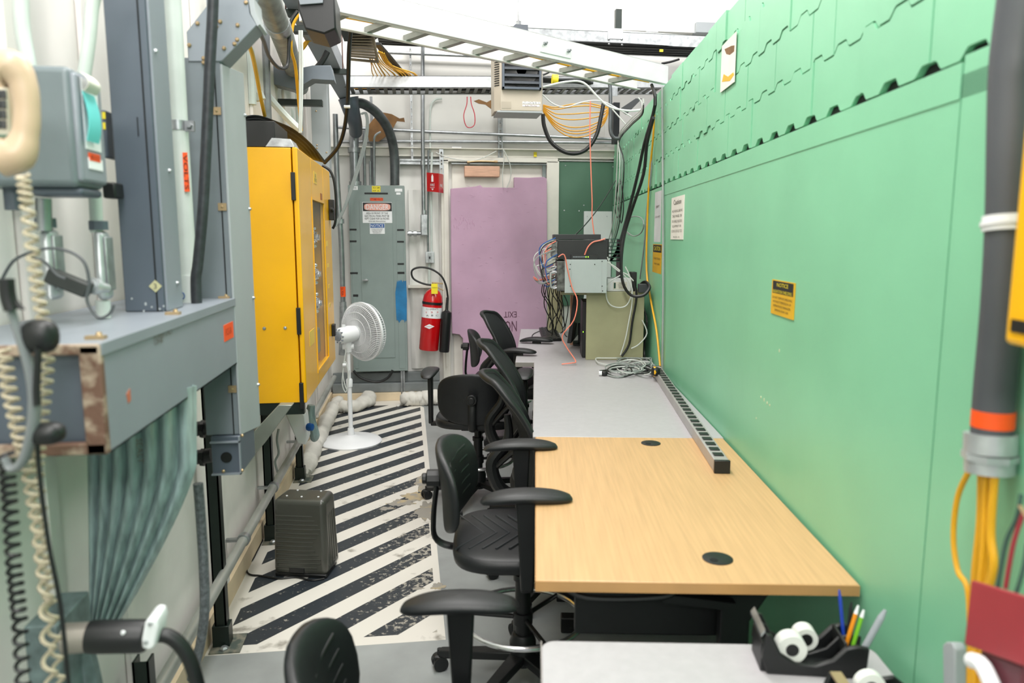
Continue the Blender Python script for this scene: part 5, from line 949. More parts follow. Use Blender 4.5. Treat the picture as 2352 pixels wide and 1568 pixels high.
for (x, y) in [(345, 1432), (335, 1475), (283, 1452)]: b = B(); b.lathe([(0, 0), (.004, 0), (.003, .003), (0, .003)], pY(x, y, y_ - .0305 + (0 if x > 300 else .003)), -Y, 10); O('screw', b, whitep if x < 300 else galv, pl_)
b = B(); b.tube(LY([(350, 1458), (385, 1460), (415, 1482), (440, 1525), (458, 1590)], y_), .0125, n=12); O('cable', b, blk_c, pl_)
# ================================================================ NEAR RIGHT
rp_ = T('grey_conduit', 'thick dark grey conduit with orange tape at the right edge', 'conduit', pG(2275, 1000, .70)); U_ = .695
b = B(); P = LG([(2350, -80), (2340, 0), (2322, 150), (2317, 300), (2313, 500), (2302, 700), (2284, 900), (2277, 1005)], U_); b.tube(P, .0285, n=24); O('tube', b, M('grey jacket', '4a4d52', .5, var=.06), rp_)
b = B(); b.tube(LG([(2282, 942), (2279, 980)], U_), .0292, n=24, sub=1); O('orange_tape', b, orange, rp_, label='orange tape band')
b = B(); b.tube(LG([(2314, 495), (2313, 530)], U_), .0325, n=24, sub=1); b.tube(LG([(2313.5, 508), (2313.4, 518)], U_), .035, n=24, sub=1); O('white_ring', b, whitep, rp_)
b = B(); b.tube(LG([(2275, 995), (2274, 1040)], U_), .036, n=28, sub=1); b.tube(LG([(2274, 1040), (2273, 1055)], U_), .0385, n=8, sub=1); b.tube(LG([(2273, 1055), (2272, 1085)], U_), .034, n=28, sub=1); O('metal_coupling', b, galv_w, rp_)
for i, pts in enumerate([[(2255, 1080), (2252, 1200), (2238, 1350), (2232, 1600)], [(2266, 1080), (2262, 1230), (2248, 1400), (2240, 1600)], [(2277, 1080), (2270, 1250), (2258, 1420), (2250, 1600)], [(2285, 1080), (2276, 1220), (2282, 1300), (2262, 1400), (2258, 1600)], [(2228, 1078), (2200, 1140), (2190, 1230), (2200, 1310), (2222, 1350), (2228, 1450), (2226, 1600)]]):
    b = B(); b.tube(LG(pts, U_ - .005 * (i % 2)), .0062 if i < 4 else .0045, n=8); O('yellow_cable', b, yellow_c, None, ['leftmost yellow cable of the bundle below the metal coupling', 'second yellow cable of the bundle below the metal coupling', 'third yellow cable of the bundle below the metal coupling', 'rightmost bulging yellow cable of bundle below the metal coupling', 'thin yellow cable looping out left from the metal coupling'][i], 'cable')
rt_ = T('maroon_box', 'small maroon plastic tag box hung at right edge', 'box', pG(2290, 1500, .62)); b = B(); b.prism(LG([(2230, 1332), (2362, 1372), (2350, 1530), (2214, 1480)], .63), GU * .006); O('front_panel', b, redm, rt_, bev=.002)
b = B(); b.prism(LG([(2250, 1493), (2350, 1530), (2345, 1600), (2262, 1570)], .635), GU * .05); O('lower_body', b, M('dark maroon', '5b2530', .5), rt_, bev=.003)
b = B(); b.tube(LG([(2232, 1516), (2258, 1530), (2290, 1600)], .62), .011, n=12); O('white_tube', b, whitep, None, 'white plastic tube end below the maroon box', 'tube')
b = B(); b.prism(LG([(2164, 1480), (2172, 1473), (2186, 1474), (2193, 1490), (2193, 1600), (2166, 1600)], .70), GU * .02); O('grey_bracket', b, steelg_l, None, 'small grey bracket tip on green wall at bottom right', 'bracket', bev=.003)
for i, pts in enumerate([[(2346, 1135), (2335, 1190), (2312, 1240), (2298, 1310), (2288, 1370)], [(2352, 1175), (2330, 1240), (2318, 1300), (2310, 1350)], [(2360, 1250), (2352, 1300), (2335, 1360)], [(2360, 1190), (2342, 1160)]]):
    b = B(); b.tube(LG(pts, .64), .003, n=6); O('thin_wire', b, [M('dark green wire', '3d5a50', .5), redc, bpy.data.materials.get('dark green wire') or greyc, brass][i], None, ['dark green wire leading up from maroon box', 'brown red wire leading up from maroon box', 'short green wire at the right edge', 'brass ring end at right edge above wires'][i], 'cable')
yb = T('yellow_box', 'yellow box with black label at the right edge of photo', 'box', pG(2352, 770, .60)); b = B(); b.gb(.60, .725, .845, .960, 1.365, 1.80); O('box', b, yellow, yb, bev=.008, seg=3); b = B(); a = pG(2322, 732, .598); b.gb(.598, .600, .85, a.dot(GV) , a.z - .016, a.z); O('black_label', b, blk, yb, smooth=0)
# tape dispensers and pens on the near desk
NZ = .661
td = GT('desk_organiser', 'black crescent shaped tape dispenser and pen holder on low desk', 'desk organiser', .52, 1.25, NZ)
def td_pt(x, y, z): return pZ(x, y, z)
f0, f1, bk0 = td_pt(1762, 1548, NZ), td_pt(1985, 1560, NZ), td_pt(1745, 1478, NZ)
du_, dv_ = (f1 - f0), (bk0 - f0); du_n = du_.normalized(); wv = Z.cross(du_n) * 1.0; Ld = du_.length; Dp = .095
def tdq(s_, t_, z): return f0 + du_ * s_ + wv * (Dp * t_) + Z * z
def side(t0, t1):
    prof = [(0, .0), (1.02, .0), (1.04, .062), (.92, .066), (.80, .060), (.68, .035), (.50, .022), (.30, .024), (.14, .042), (.04, .078), (-.03, .083), (-.06, .03)]
    return [tdq(s_, t0, z) for s_, z in prof], wv * Dp * (t1 - t0)
b = B(); pts, vv = side(0, .12); b.prism(pts, vv); O('front_wall', b, blk, td, bev=.003)
b = B(); pts, vv = side(.88, 1.0); b.prism(pts, vv); O('rear_wall', b, blk, td, bev=.003)
b = B(); pts, vv = side(.46, .52); b.prism([p - Z * 0 for p in pts], vv); O('divider', b, blk, td, bev=.002)
b = B(); b.prism([tdq(-.02, .1, 0), tdq(1.0, .1, 0), tdq(1.0, .9, 0), tdq(-.02, .9, 0)], Z * .014); b.prism([tdq(-.06, .1, .0), tdq(0, .1, .0), tdq(0, .9, .0), tdq(-.06, .9, 0)], Z * .06); O('tray_floor', b, blk, td, bev=.002)
b = B(); b.prism([tdq(.80, .1, .012), tdq(1.02, .1, .012), tdq(1.02, .9, .012), tdq(.80, .9, .012)], Z * .03); b.prism([tdq(.80, .1, .012), tdq(.83, .1, .012), tdq(.83, .9, .012), tdq(.80, .9, .012)], Z * .055); O('pen_well', b, blk, td, bev=.002)
b = B(); b.prism([tdq(-.08, .02, .075), tdq(-.04, .02, .085), tdq(-.04, .98, .085), tdq(-.08, .98, .075)], Z * .006); O('cutter_blade', b, galv, td)
for (s_, t_, R_, lb) in [(.27, .29, .028, 'larger tape roll in the front slot of the organiser'), (.48, .72, .023, 'smaller tape roll in the rear slot of organiser')]:
    c_ = tdq(s_, t_, .045); t = T('tape_roll', lb, 'tape roll', c_); b = B(); b.lathe([(.013, -.0145), (R_, -.0145), (R_, .0145), (.013, .0145), (.013, -.0145)], c_, wv, 30); O('tape', b, tape_w, t); b = B(); b.lathe([(0, -.0155), (.0125, -.0155), (.0125, .0155), (0, .0155)], c_, wv, 18); O('spool', b, blk, t)
for i, (s_, t_, dx1, mt1, lb, L_, r_) in enumerate([(.90, .70, V((-.004, .02, .0)), pen_b, 'blue pen', .11, .0035), (.88, .45, V((.02, .0, 0)), pen_o, 'orange and white pen', .095, .004), (.95, .45, V((.018, .0, 0)), pen_g, 'green pen', .085, .004), (.92, .6, V((.01, .01, 0)), blk, 'black pen', .09, .004), (1.0, .2, V((.035, -.01, 0)), M('grey marker', '9aa0a6', .4), 'fat grey marker', .105, .0065)]):
    p0 = tdq(s_, t_, .045); p1 = p0 + dx1 + Z * L_ * .85; t = T('pen', lb + ' standing in the black organiser', 'pen', p0); b = B(); b.cyl(p0, p0.lerp(p1, .8), r_, n=10); O('barrel', b, mt1, t); b = B(); b.cyl(p0.lerp(p1, .8), p1, r_ * 1.05, r_ * .5, n=10); O('tip', b, whitep if i in (1, 2) else mt1, t)
t2 = GT('tape_dispenser', 'second smaller black tape dispenser at bottom right', 'tape dispenser', .58, 1.1, NZ); q0 = td_pt(1915, 1600, NZ + .0)
b = B(); q0 = G(.54, 1.275, NZ); prof = [(0, 0), (.135, 0), (.14, .03), (.115, .05), (.09, .045), (.07, .022), (.04, .022), (.02, .05), (0, .055), (-.01, .03)]
for k, th in ((0, .01), (.042, .01)): b.prism([q0 + GU * s_ + GV * -k + Z * z for s_, z in prof], GV * -th)
b.prism([q0, q0 + GU * .135, q0 + GU * .135 - GV * .05, q0 - GV * .05], Z * .014); O('body', b, blk, t2, bev=.003)
c_ = q0 + GU * .062 - GV * .026 + Z * .044; b = B(); b.lathe([(.012, -.009), (.026, -.009), (.026, .009), (.012, .009), (.012, -.009)], c_, GV, 26); O('tape', b, tape_w, t2); b = B(); b.lathe([(0, -.010), (.012, -.010), (.012, .010), (0, .010)], c_, GV, 16); O('spool', b, blk, t2); b = B(); b.ob(q0 + GU * .0 - GV * .045 + Z * .052, GU * .02, GV * .04, Z * .004); O('cutter_blade', b, brass, t2)
# ================================================================ SIGNS ON THE GREEN WALL
def gsign(name, label, x0, y0, x1, y1, mat, lines, u=GUW, head=None):
    a, c = pG(x0, y0, u), pG(x1, y1, u); va, vc_ = a.dot(GV), c.dot(GV); t = T(name, label, 'sign', G(u - .001, (va + vc_) / 2, c.z), -GA)
    b = B(); b.gb(u - .003, u - .0005, vc_, va, c.z, a.z); O('plate', b, mat, t, smooth=0)
    H_, W_ = a.z - c.z, va - vc_; vm = (va + vc_) / 2
    if head: b = B(); b.gb(u - .0035, u - .003, vc_ + W_ * .05, va - W_ * .05, a.z - H_ * head, a.z - H_ * .03); O('header_band', b, ink, t, smooth=0)
    for (s_, fy, fw, fh, mm) in lines: text(t, s_, G(u - .0038, vm, a.z - H_ * fy), -GV, Z, W_ * fw, H_ * fh, mm)
    return t
gsign('notice_sign', 'yellow and black notice sign on the smooth green panel', 1776, 641, 1824, 735, yel_s, [('NOTICE', .13, .5, .11, yel_l), ('RADIATION SHIELDING', .32, .84, .09, yel_l), ('DO NOT REMOVE SHIELDING', .50, .86, .065, ink), ('WITHOUT PERMISSION OF', .62, .8, .065, ink), ('OPERATIONS MANAGER', .74, .78, .065, ink), ('SPRING 8-04 USE', .86, .6, .06, ink)], head=.38)
gsign('caution_sign', 'cream caution sign with small grey lines on green wall', 1544, 455, 1570, 550, paper, [('Caution', .12, .6, .12, ink_f), ('NO WIRING ABOVE', .33, .8, .06, ink_f), ('THIS PANEL OR', .45, .75, .06, ink_f), ('ON SHIELD BLOCKS', .57, .8, .06, ink_f), ('EQUIPMENT OR', .69, .7, .06, ink_f), ('COAX CO 22 TCE', .80, .8, .06, ink_f), ('BLDG 22', .94, .5, .03, ink_f)])
gsign('paper_notice', 'white paper notice behind the grey cable on green wall', 1506, 442, 1518, 556, paper_w, [('IMPT', .3, .5, .05, ink_f), ('COAX IN WEST', .5, .7, .04, ink_f)])
gsign('yellow_sign', 'small yellow and black caution sign below paper notice', 1501, 560, 1520, 630, yel_s, [('CAUTION', .15, .7, .15, yel_l), ('DO NOT TOUCH', .5, .7, .07, ink), ('COAX LINES', .68, .6, .06, ink)], head=.28)
t = gsign('peeling_notice', 'faded peeling notice stuck on upper shielding blocks', 1660, 106, 1688, 188, paper, [], u=GUW - .006)
b = B(); a, c = pG(1663, 108, GUW - .0095), pG(1687, 120, GUW - .0095); b.prism(LG([(1664, 113), (1680, 105), (1687, 104), (1686, 118), (1676, 126), (1668, 124)], GUW - .0095), GU * .0005); O('torn_patch', b, rustp, t, smooth=0); b = B(); b.prism(LG([(1658, 188), (1662, 170), (1672, 176), (1684, 166), (1686, 172), (1676, 186)], GUW - .0095), GU * .0005); O('yellow_patch', b, yel_s, t, smooth=0)
b = B()
for (x, y) in [(1755, 918), (1768, 930), (1762, 925), (1737, 960), (1748, 912), (1790, 805)]: b.pad(pG(x, y, GUW - .0005), .0006, rr.uniform(.003, .005), rr.uniform(.003, .008), n=8, m=4)
O('trim_11', b, M('wall chip', 'b9c9a8', .7), kind='structure')
# ================================================================ OVERHEAD
def rails(name, label, p0, p1, wv_, H, flange, mat, group=None, rung=.15, rmat=None, rw=.028, rh=.02, swap=False):
    t = T(name, label, 'cable tray', p0, 0, group); d_ = (p1 - p0); L_ = d_.length; d_.normalize()
    for k, o_ in ((0, 0), (1, 1)):
        b = B(); q = p0 + wv_ * o_; s_ = wv_.normalized() * (1 if k == 0 else -1)
        b.ob(q, d_ * L_, s_ * .004, Z * H); b.ob(q, d_ * L_, s_ * flange, Z * .004); b.ob(q + Z * (H - .004), d_ * L_, s_ * flange * .7, Z * .004); O('side_rail', b, mat, t)
    n = int(L_ / rung); first = None
    for i in range(min(n, 95)):
        if first is None: b = B(); b.ob(p0 + d_ * (rung * .5) + Z * .006 + wv_ * .03, wv_ * .94, d_ * rw, Z * rh); first = O('rung', b, rmat or mat, t)
        else: c = dup(first, t); c.location = d_ * (rung * i)
    return t, d_, L_
l0, l1 = V((-.33, 3.083, 2.375)), V((1.46, 4.29, 2.375)); dl = (l1 - l0).normalized(); wl = V((-dl.y, dl.x, 0)) * .23
lt, dl, LL = rails('ladder_tray', 'white aluminium ladder tray slanting across and resting on green wall', l0, l1, wl, .105, .03, alu, rung=.20, rmat=alu_d, rw=.03, rh=.025)
q = pV(1275, 107, 3.0); 
def onl(x, y):
    n_ = dl.cross(Z); return plane(x, y, n_, l0.dot(n_) + .0)
s0, s1 = onl(1240, 90), onl(1310, 122); nn_ = dl.cross(Z); nn_ = nn_ if nn_.dot(CAM - s0) > 0 else -nn_
b = B(); zc_ = (s0.z + s1.z) / 2; b.ob(V((s0.x, s0.y, 2.395)) + nn_ * .001, V((s1.x - s0.x, s1.y - s0.y, 0)), nn_ * .004, Z * .062); O('splice_plate', b, alu, lt, bev=.001)
for (x, y) in [(1249, 100), (1303, 117)]: p = onl(x, y) + nn_ * .005; b = B(); b.lathe([(0, 0), (.011, 0), (.011, .01), (.006, .011), (.006, .02), (0, .02)], p, nn_, 6); O('splice_bolt', b, galv, lt)
b = B(); b.tube([l0 + wl * .75 + Z * .035, l0 + wl * .6 + dl * .8 + Z * .04, l0 + wl * .7 + dl * 1.6 + Z * .035, l1 + wl * .6 + Z * .035], .006, n=6); O('yellow_cable', b, yellow_c, None, 'yellow cable lying inside the slanting ladder tray', 'cable')
for k in range(3): b = B(); b.tube([l0 + wl * (.3 + .15 * k) + Z * .035, l0 + wl * (.25 + .15 * k) + dl * 1.0 + Z * .034, l1 + wl * (.3 + .1 * k) + Z * .035], .007, n=6); O('grey_cable', b, whitec, None, 'pale cables lying inside the slanting ladder tray', 'cable', 'pale cables in the ladder tray')
# lower tray (in front of the back wall), galvanised
t2_, d2, L2 = rails('cable_tray', 'lower galvanised cable tray running across behind the heater', V((-.53, 6.1, 2.655)), V((2.05, 6.1, 2.715)), V((0, .30, 0)), .09, .03, galv_w, rung=.066, rmat=M('dull tray rung', '6f706b', .5, .4), rw=.028, rh=.012)
b = B(); p = pY(1402, 209, 6.098); b.ob(p + V((0, 0, -.04)), (.06, 0, 0), (0, -.004, 0), (0, 0, .07)); O('splice_plate', b, galv, t2_, bev=.001)
rc = random.Random(21)
for i in range(22):
    y0 = 6.13 + .25 * rc.random(); x0 = -.5 + rc.random() * .2; m_ = [blk_c, blk_c, yellow_c, blk_c, greyc][i % 5]; zz = 2.69 + .028 * rc.random()
    b = B(); b.tube([V((x0, y0, zz)), V((.4, 6.13 + .25 * rc.random(), zz + .012)), V((1.2, 6.13 + .25 * rc.random(), zz + .035)), V((2.0, 6.13 + .25 * rc.random(), zz + .055))], .0085, n=6, sub=3); O('tray_cable', b, m_, None, 'cables lying along the lower galvanised tray', 'cable', 'cables in the lower tray')
# upper tray
t3_, d3, L3 = rails('cable_tray', 'upper galvanised cable tray full of black cables near back wall', V((-.30, 6.35, 3.125)), V((2.75, 6.35, 3.10)), V((0, .35, 0)), .10, .03, galv, rung=.42, rmat=galv, rw=.03, rh=.02)
b = B(); p = pY(1396, 84, 6.348); b.ob(p + V((0, 0, -.018)), (.13, 0, 0), (0, -.004, 0), (0, 0, .085)); O('splice_plate', b, galv_w, t3_, bev=.001)
for (x, y) in [(1399, 90), (1399, 101), (1429, 90), (1429, 103)]: b = B(); p = pY(x, y, 6.343); b.lathe([(0, 0), (.009, 0), (0, .008)], p, -Y, 8); O('splice_bolt', b, galv, t3_)
for i in range(26):
    y0 = 6.37 + .31 * (i / 26); zz = 3.118 - .03 * rc.random() + .03; b = B(); b.tube([V((-.28, y0, zz)), V((.5, y0 + rc.uniform(-.02, .02), zz - .006)), V((1.4, y0 + rc.uniform(-.02, .02), zz - .012)), V((2.7, y0, zz - .02))], .010, n=6, sub=2); O('tray_cable', b, blk_c, None, 'black cables packed side by side in the upper tray', 'cable', 'black cables in the upper tray')
b = B(); p = pY(1518, 116, 6.33); b.box(p.x - .01, p.x + .02, 6.33, 6.34, p.z - .01, p.z + .01); O('tape_piece', b, yel_l, None, 'bit of yellow tape on the black cables of upper tray', 'tape')
# hanging yellow drooping fibres right of the heater
for i in range(8):
    yA, yB_, dp = 255 + i * 2, 245 + i * 1.5, [240, 246, 262, 275, 292, 300, 306, 314][i]
    b = B(); b.tube(LY([(1247, yA - 14), (1275, yA + (dp - yA) * .55), (1310, dp), (1350, dp - 3), (1385, yB_ + (dp - yB_) * .5 + 2), (1398, yB_)], 5.95), .005, n=5); O('yellow_fibre', b, M('amber cable', 'c68d1c', .5) if i == 0 else bpy.data.materials['amber cable'], None, 'thin yellow cables drooping in arcs right of the heater', 'cable', 'drooping yellow cables under the tray')
b = B(); b.tube(LY([(1247, 262), (1250, 290), (1265, 325), (1295, 348), (1325, 352), (1350, 340), (1370, 310), (1380, 270), (1386, 238)], 5.9), .016, n=10); O('black_loop_cable', b, blk_c, None, 'thick black cable sagging in a U below the lower tray', 'cable')
b = B(); b.tube(LY([(1400, 190), (1402, 210), (1402, 260), (1402, 300), (1410, 316), (1422, 318)], 5.7), .014, n=10); O('flexible_conduit', b, darkpipe, None, 'dark hooked conduit hanging over the lower tray by green wall', 'conduit')
for i, pts in enumerate([[(1247, 200), (1300, 188), (1340, 190), (1375, 225), (1400, 245), (1440, 254), (1475, 252)], [(1246, 217), (1270, 238), (1300, 246), (1340, 234), (1380, 232), (1420, 250), (1450, 268)], [(1406, 250), (1420, 266), (1438, 287)], [(1466, 224), (1474, 235), (1476, 252)]]):
    b = B(); b.tube(LY(pts, 5.6), .008 if i == 0 else .005, n=8); O('white_cable', b, whitec, None, ['thick pale cable sweeping from the tray over to the green wall', 'thin white cable waving below the lower tray', 'short white cable slanting near green wall end', 'white cable hooking over the green wall end'][i], 'cable')
for i in range(5):
    b = B(); b.tube(LY([(1247, 178 + i * 2.2), (1280, 182 + i * 1.5), (1320, 182 + i * 1.6), (1345, 184 + i * 2), (1362, 190)], 5.95 + .03 * i), .012, n=8); O('thick_cable', b, M('grey black cable', '2f3335', .5) if i == 0 else bpy.data.materials['grey black cable'], None, 'bundled dark cables lying on the lower tray right of heater', 'cable', 'bundled cables right of the heater')
b = B(); b.tube(LY([(1268, 182), (1281, 183)], 5.9), .038, n=14, flat=1); O('yellow_tape', b, yel_l, None, 'yellow tape wrapped round the bundled dark cables', 'tape')
b = B(); b.tube(LY([(1247, 172), (1262, 165), (1276, 152)], 5.8), .008, n=6); O('black_cable', b, blk_c, None, 'short black cable rising behind ladder tray by the heater', 'cable')
b = B(); b.tube(LY([(1520, 146), (1540, 142), (1560, 136)], 6.2), .010, n=6); O('black_cable', b, blk_c, None, 'short black cable end near green wall top', 'cable')
bm_ = T('strap_brace', 'dark flat brace slanting down from lower tray by wall end', 'brace', pY(1440, 255, 6.0)); b = B(); b.prism(LY([(1460, 226), (1475, 226), (1440, 262), (1424, 250)], 6.0), (0, .03, 0)); O('brace', b, M('dark bracket', '35383a', .5), bm_)
b = B(); b.rY(1410, 235, 1422, 330, 6.6, .06); O('vertical_strut', b, M('black strut', '1c2124', .5), None, 'dark vertical strut between tray and green wall end', 'strut')
# yellow + black cables fanning left of the heater onto the tray
for i in range(15):
    x0 = 838 + i * 3.2 + rc.uniform(-3, 3); x1 = 872 + i * 6.6 + rc.uniform(-5, 5); 
    b = B(); b.tube([pY(x0, 108 + i * 1.0, 5.5), pY(x0 + 14 + i * .4, 140 + i * .8, 5.7), pY(x1 - 14, 168, 6.05), pY(x1, 184, 6.15), pY(x1 + 30, 190, 6.2)], .0042, n=5, sub=3); O('yellow_cable', b, yellow_c, None, 'yellow cables fanning down from louvred duct onto lower tray', 'cable', 'fan of yellow cables')
for i in range(4):
    b = B(); b.tube([pY(862 + i * 3, 100, 5.5), pY(885 + i * 4, 130, 5.8), pY(912 + i * 5, 165, 6.1), pY(940 + i * 4, 182, 6.2)], .011, n=6); O('black_cable', b, blk_c, None, 'black cables sweeping down beside the fan of yellow cables', 'cable', 'black cables on the yellow fan')
# heater
hy = 5.3
ht = T('unit_heater', 'tan ceiling unit heater with black louvres hung before the tray', 'heater', pY(1190, 262, hy)); b = B(); a, c = pY(1148, 110, hy), pY(1246, 256, hy); b.box(a.x, c.x, hy, hy + .26, c.z, a.z); O('housing', b, tan, ht, bev=.006)
b = B(); e = pY(1136, 110, hy + .03); b.prism([(a.x + .002, hy + .002, c.z + .0), (a.x - .035, hy + .05, c.z - .0), (a.x - .035, hy + .05, a.z), (a.x + .002, hy + .002, a.z)], (0, .21, 0)); O('side_panel', b, tan, ht, bev=.002)
b = B()
for i in range(18):
    zz = c.z + .17 + i * .0155
    if zz < a.z - .01:
        b.prism([(a.x - .033, hy + .045, zz), (a.x - .004, hy + .006, zz), (a.x - .004, hy + .006, zz + .006), (a.x - .033, hy + .045, zz + .006)], (-.0015, -.0015, 0))
O('side_vents', b, ink, ht, kind='stuff')
fa, fc_ = pY(1153, 112, hy - .02), pY(1243, 207, hy - .02)
b = B(); k = .016; b.box(fa.x, fa.x + k, hy - .035, hy, fc_.z, fa.z); b.box(fc_.x - k, fc_.x, hy - .035, hy, fc_.z, fa.z); b.box(fa.x, fc_.x, hy - .035, hy, fc_.z, fc_.z + k); b.box(fa.x, fc_.x, hy - .035, hy, fa.z - k, fa.z); O('grille_frame', b, steelg_d, ht, bev=.002)
b = B(); b.box(fa.x + k, fc_.x - k, hy - .003, hy - .001, fc_.z + k, fa.z - k); O('grille_back', b, blk, ht)
b = B(); cm = V(((fa.x + fc_.x) / 2, hy - .004, (fa.z + fc_.z) / 2)); b.lathe([(0, 0), (.035, 0), (.035, .006), (.10, .002), (.115, .006), (.115, 0)], cm, -Y, 30); O('fan_guard', b, gasket, ht)
for i in range(6):
    zz = fc_.z + .045 + i * .047
    if zz < fa.z - .02: b = B(); b.ob(V((fa.x + k, hy - .034, zz)), (fc_.x - fa.x - 2 * k, 0, 0), (0, .028, .012), (0, 0, .006)); b.ob(V((fa.x + k, hy - .036, zz - .008)), (fc_.x - fa.x - 2 * k, 0, 0), (0, .003, 0), (0, 0, .016)); O('louvre', b, M('dark slate louvre', '4a4f56', .4) if i == 0 else bpy.data.materials['dark slate louvre'], ht)
b = B(); b.box(a.x - .02, c.x, hy - .004, hy + .25, c.z - .012, c.z); O('bottom_tray', b, steelg_l, ht, bev=.002)
b = B(); p0_, p1_ = pY(1200, 233, hy - .001), pY(1241, 239, hy - .001); b.box(p0_.x, p1_.x, hy - .002, hy, p1_.z, p0_.z); O('label_plate', b, paper_w, ht, smooth=0); text(ht, 'LP1-CKT# 8,10', pY(1220.5, 236, hy - .0025), X, Z, .115, .015, ink_f)
b = B(); p0_, p1_ = pY(1200, 240, hy - .001), pY(1239, 245, hy - .001); b.box(p0_.x, p1_.x, hy - .002, hy, p1_.z, p0_.z); O('label_plate', b, paper_w, ht, smooth=0); text(ht, '* ELECTRONS *', pY(1219.5, 242.5, hy - .0025), X, Z, .105, .010, M('dark red print', '6b2a2e', .6))
b = B(); b.rY(1152, 233, 1174, 249, hy - .0025, .0015); O('brand_plate', b, M('faint tan plate', 'a89f8f', .5), ht, smooth=0)
hb = T('heater_bracket', 'dark grey hanging bracket above the unit heater', 'bracket', pY(1190, 68, 5.4)); b = B(); b.prism(LY([(1176, 63), (1184, 55), (1213, 57), (1213, 72), (1176, 64)], 5.4), (0, .12, 0)); O('bracket', b, M('bracket grey', '5a6068', .4), hb); b = B(); p = pY(1191, 54, 5.42); b.cyl(p, p + Z * 1.2, .006, n=8); b.cyl(p - Z * .02, p + Z * .015, .02, n=6); b.cyl(pY(1191, 70, 5.42), pY(1191, 120, 5.42), .006, n=8); O('threaded_rod', b, galv, hb)
# big duct running away overhead, top left
od = T('overhead_wireway', 'grey wireway running overhead towards the panel conduits', 'wireway', (-.58, 5, 2.68))
b = B(); b.prism([(-.655, 3.3, 2.70), (-.515, 3.3, 2.70), (-.515, 3.3, 2.82), (-.655, 3.3, 2.82)], (0, 2.5, 0)); O('duct_body', b, steelg, od, bev=.003)
b = B(); b.prism([(-.655, 5.8, 2.70), (-.515, 5.8, 2.70), (-.515, 6.42, 2.62), (-.60, 6.42, 2.62)], (0, 0, .11)); O('end_taper', b, steelg, od, bev=.003)
for yy in (4.25, 5.65): b = B(); b.box(-.70, -.47, yy, yy + .04, 2.665, 2.70); O('support_channel', b, strut, od)
for (xx, yy) in [(-.665, 4.27), (-.50, 4.27), (-.50, 5.67)]: b = B(); b.cyl((xx, yy, 2.68), (xx, yy, 3.9), .005, n=6); O('threaded_rod', b, M('rusty rod', '5a4038', .6) if 'rusty rod' not in bpy.data.materials else bpy.data.materials['rusty rod'], od)
b = B(); b.prism(LY([(682, -20), (768, -20), (772, 66), (745, 78), (700, 66), (684, 20)], 2.85), (0, .2, 0)); nb = T('dark_fixture', 'black hooded end of overhead duct at the top left', 'duct end', pY(720, 70, 3.4)); O('hood', b, blk, nb, bev=.006)
b = B(); b.prism(LY([(682, -20), (745, -20), (742, 8), (690, 12)], 2.845), (0, -.01, 0)); O('grey_plate', b, steelg, nb)
fb_ = T('steel_fitting', 'tapered dark fitting dropping from overhead duct to thick conduit', 'fitting', pY(818, 310, 6.5)); b = B(); b.tube([pY(800, 225, 6.42), pY(808, 258, 6.45), pY(816, 285, 6.6), pY(817, 303, 6.75)], .055, n=16, rs=[.085, .068, .058, .058]); O('body', b, steelg_d, fb_)
# vertical light duct behind the yellow cabinet and cross piece
vd = T('vertical_wireway', 'pale grey vertical wireway behind the yellow cabinet top', 'wireway', pY(735, 390, 5.5)); b = B(); a, c = pY(712, 188, 5.5), pY(757, 365, 5.5); b.box(a.x, c.x, 5.5, 5.62, c.z - .12, a.z + .1); O('duct_body', b, steelg_l, vd, bev=.003)
for (x, y) in [(728, 333), (728, 340), (750, 350), (726, 255)]: b = B(); b.lathe([(0, 0), (.006, 0), (0, .005)], pY(x, y, 5.498), -Y, 8); O('screw', b, brass, vd)
cr_ = T('cross_wireway', 'short dark grey wireway crossing beneath the overhead duct', 'wireway', pY(660, 200, 4.6)); b = B(); b.prism(LY([(614, 148), (680, 158), (718, 150), (760, 150), (768, 185), (718, 182), (678, 206), (617, 190)], 4.6), (0, .12, 0)); O('duct_body', b, M('slate blue enamel', '5f6972', .4), cr_, bev=.003)
b = B(); b.rY(630, 226, 740, 243, 4.7, .05); O('support_channel', b, strut, None, 'dark green support channel below the cross wireway', 'strut', bev=.002)
b = B(); b.rY(672, 57, 782, 77, 3.9, .05); O('support_channel', b, strut, None, 'dark green channel holding up the near end of overhead duct', 'strut', bev=.002)
# big grey round pipe top left
b = B(); b.tube([pY(598, -60, 3.1), pY(620, 10, 3.3), pY(648, 80, 3.7), pY(668, 140, 4.4), pY(690, 200, 5.2)], .052, n=20); bp_ = T('large_pipe', 'large scratched grey pipe running away at the top left', 'pipe', pY(650, 100, 3.7)); O('tube', b, M('scratched grey pipe', '8b8f8c', .45, .4, var=.2, scale=20), bp_)
p0_ = pY(634, 48, 3.48); b = B(); b.cyl(p0_, p0_.lerp(pY(640, 62, 3.56), 1), .055, n=20); O('coupling', b, galv, bp_)
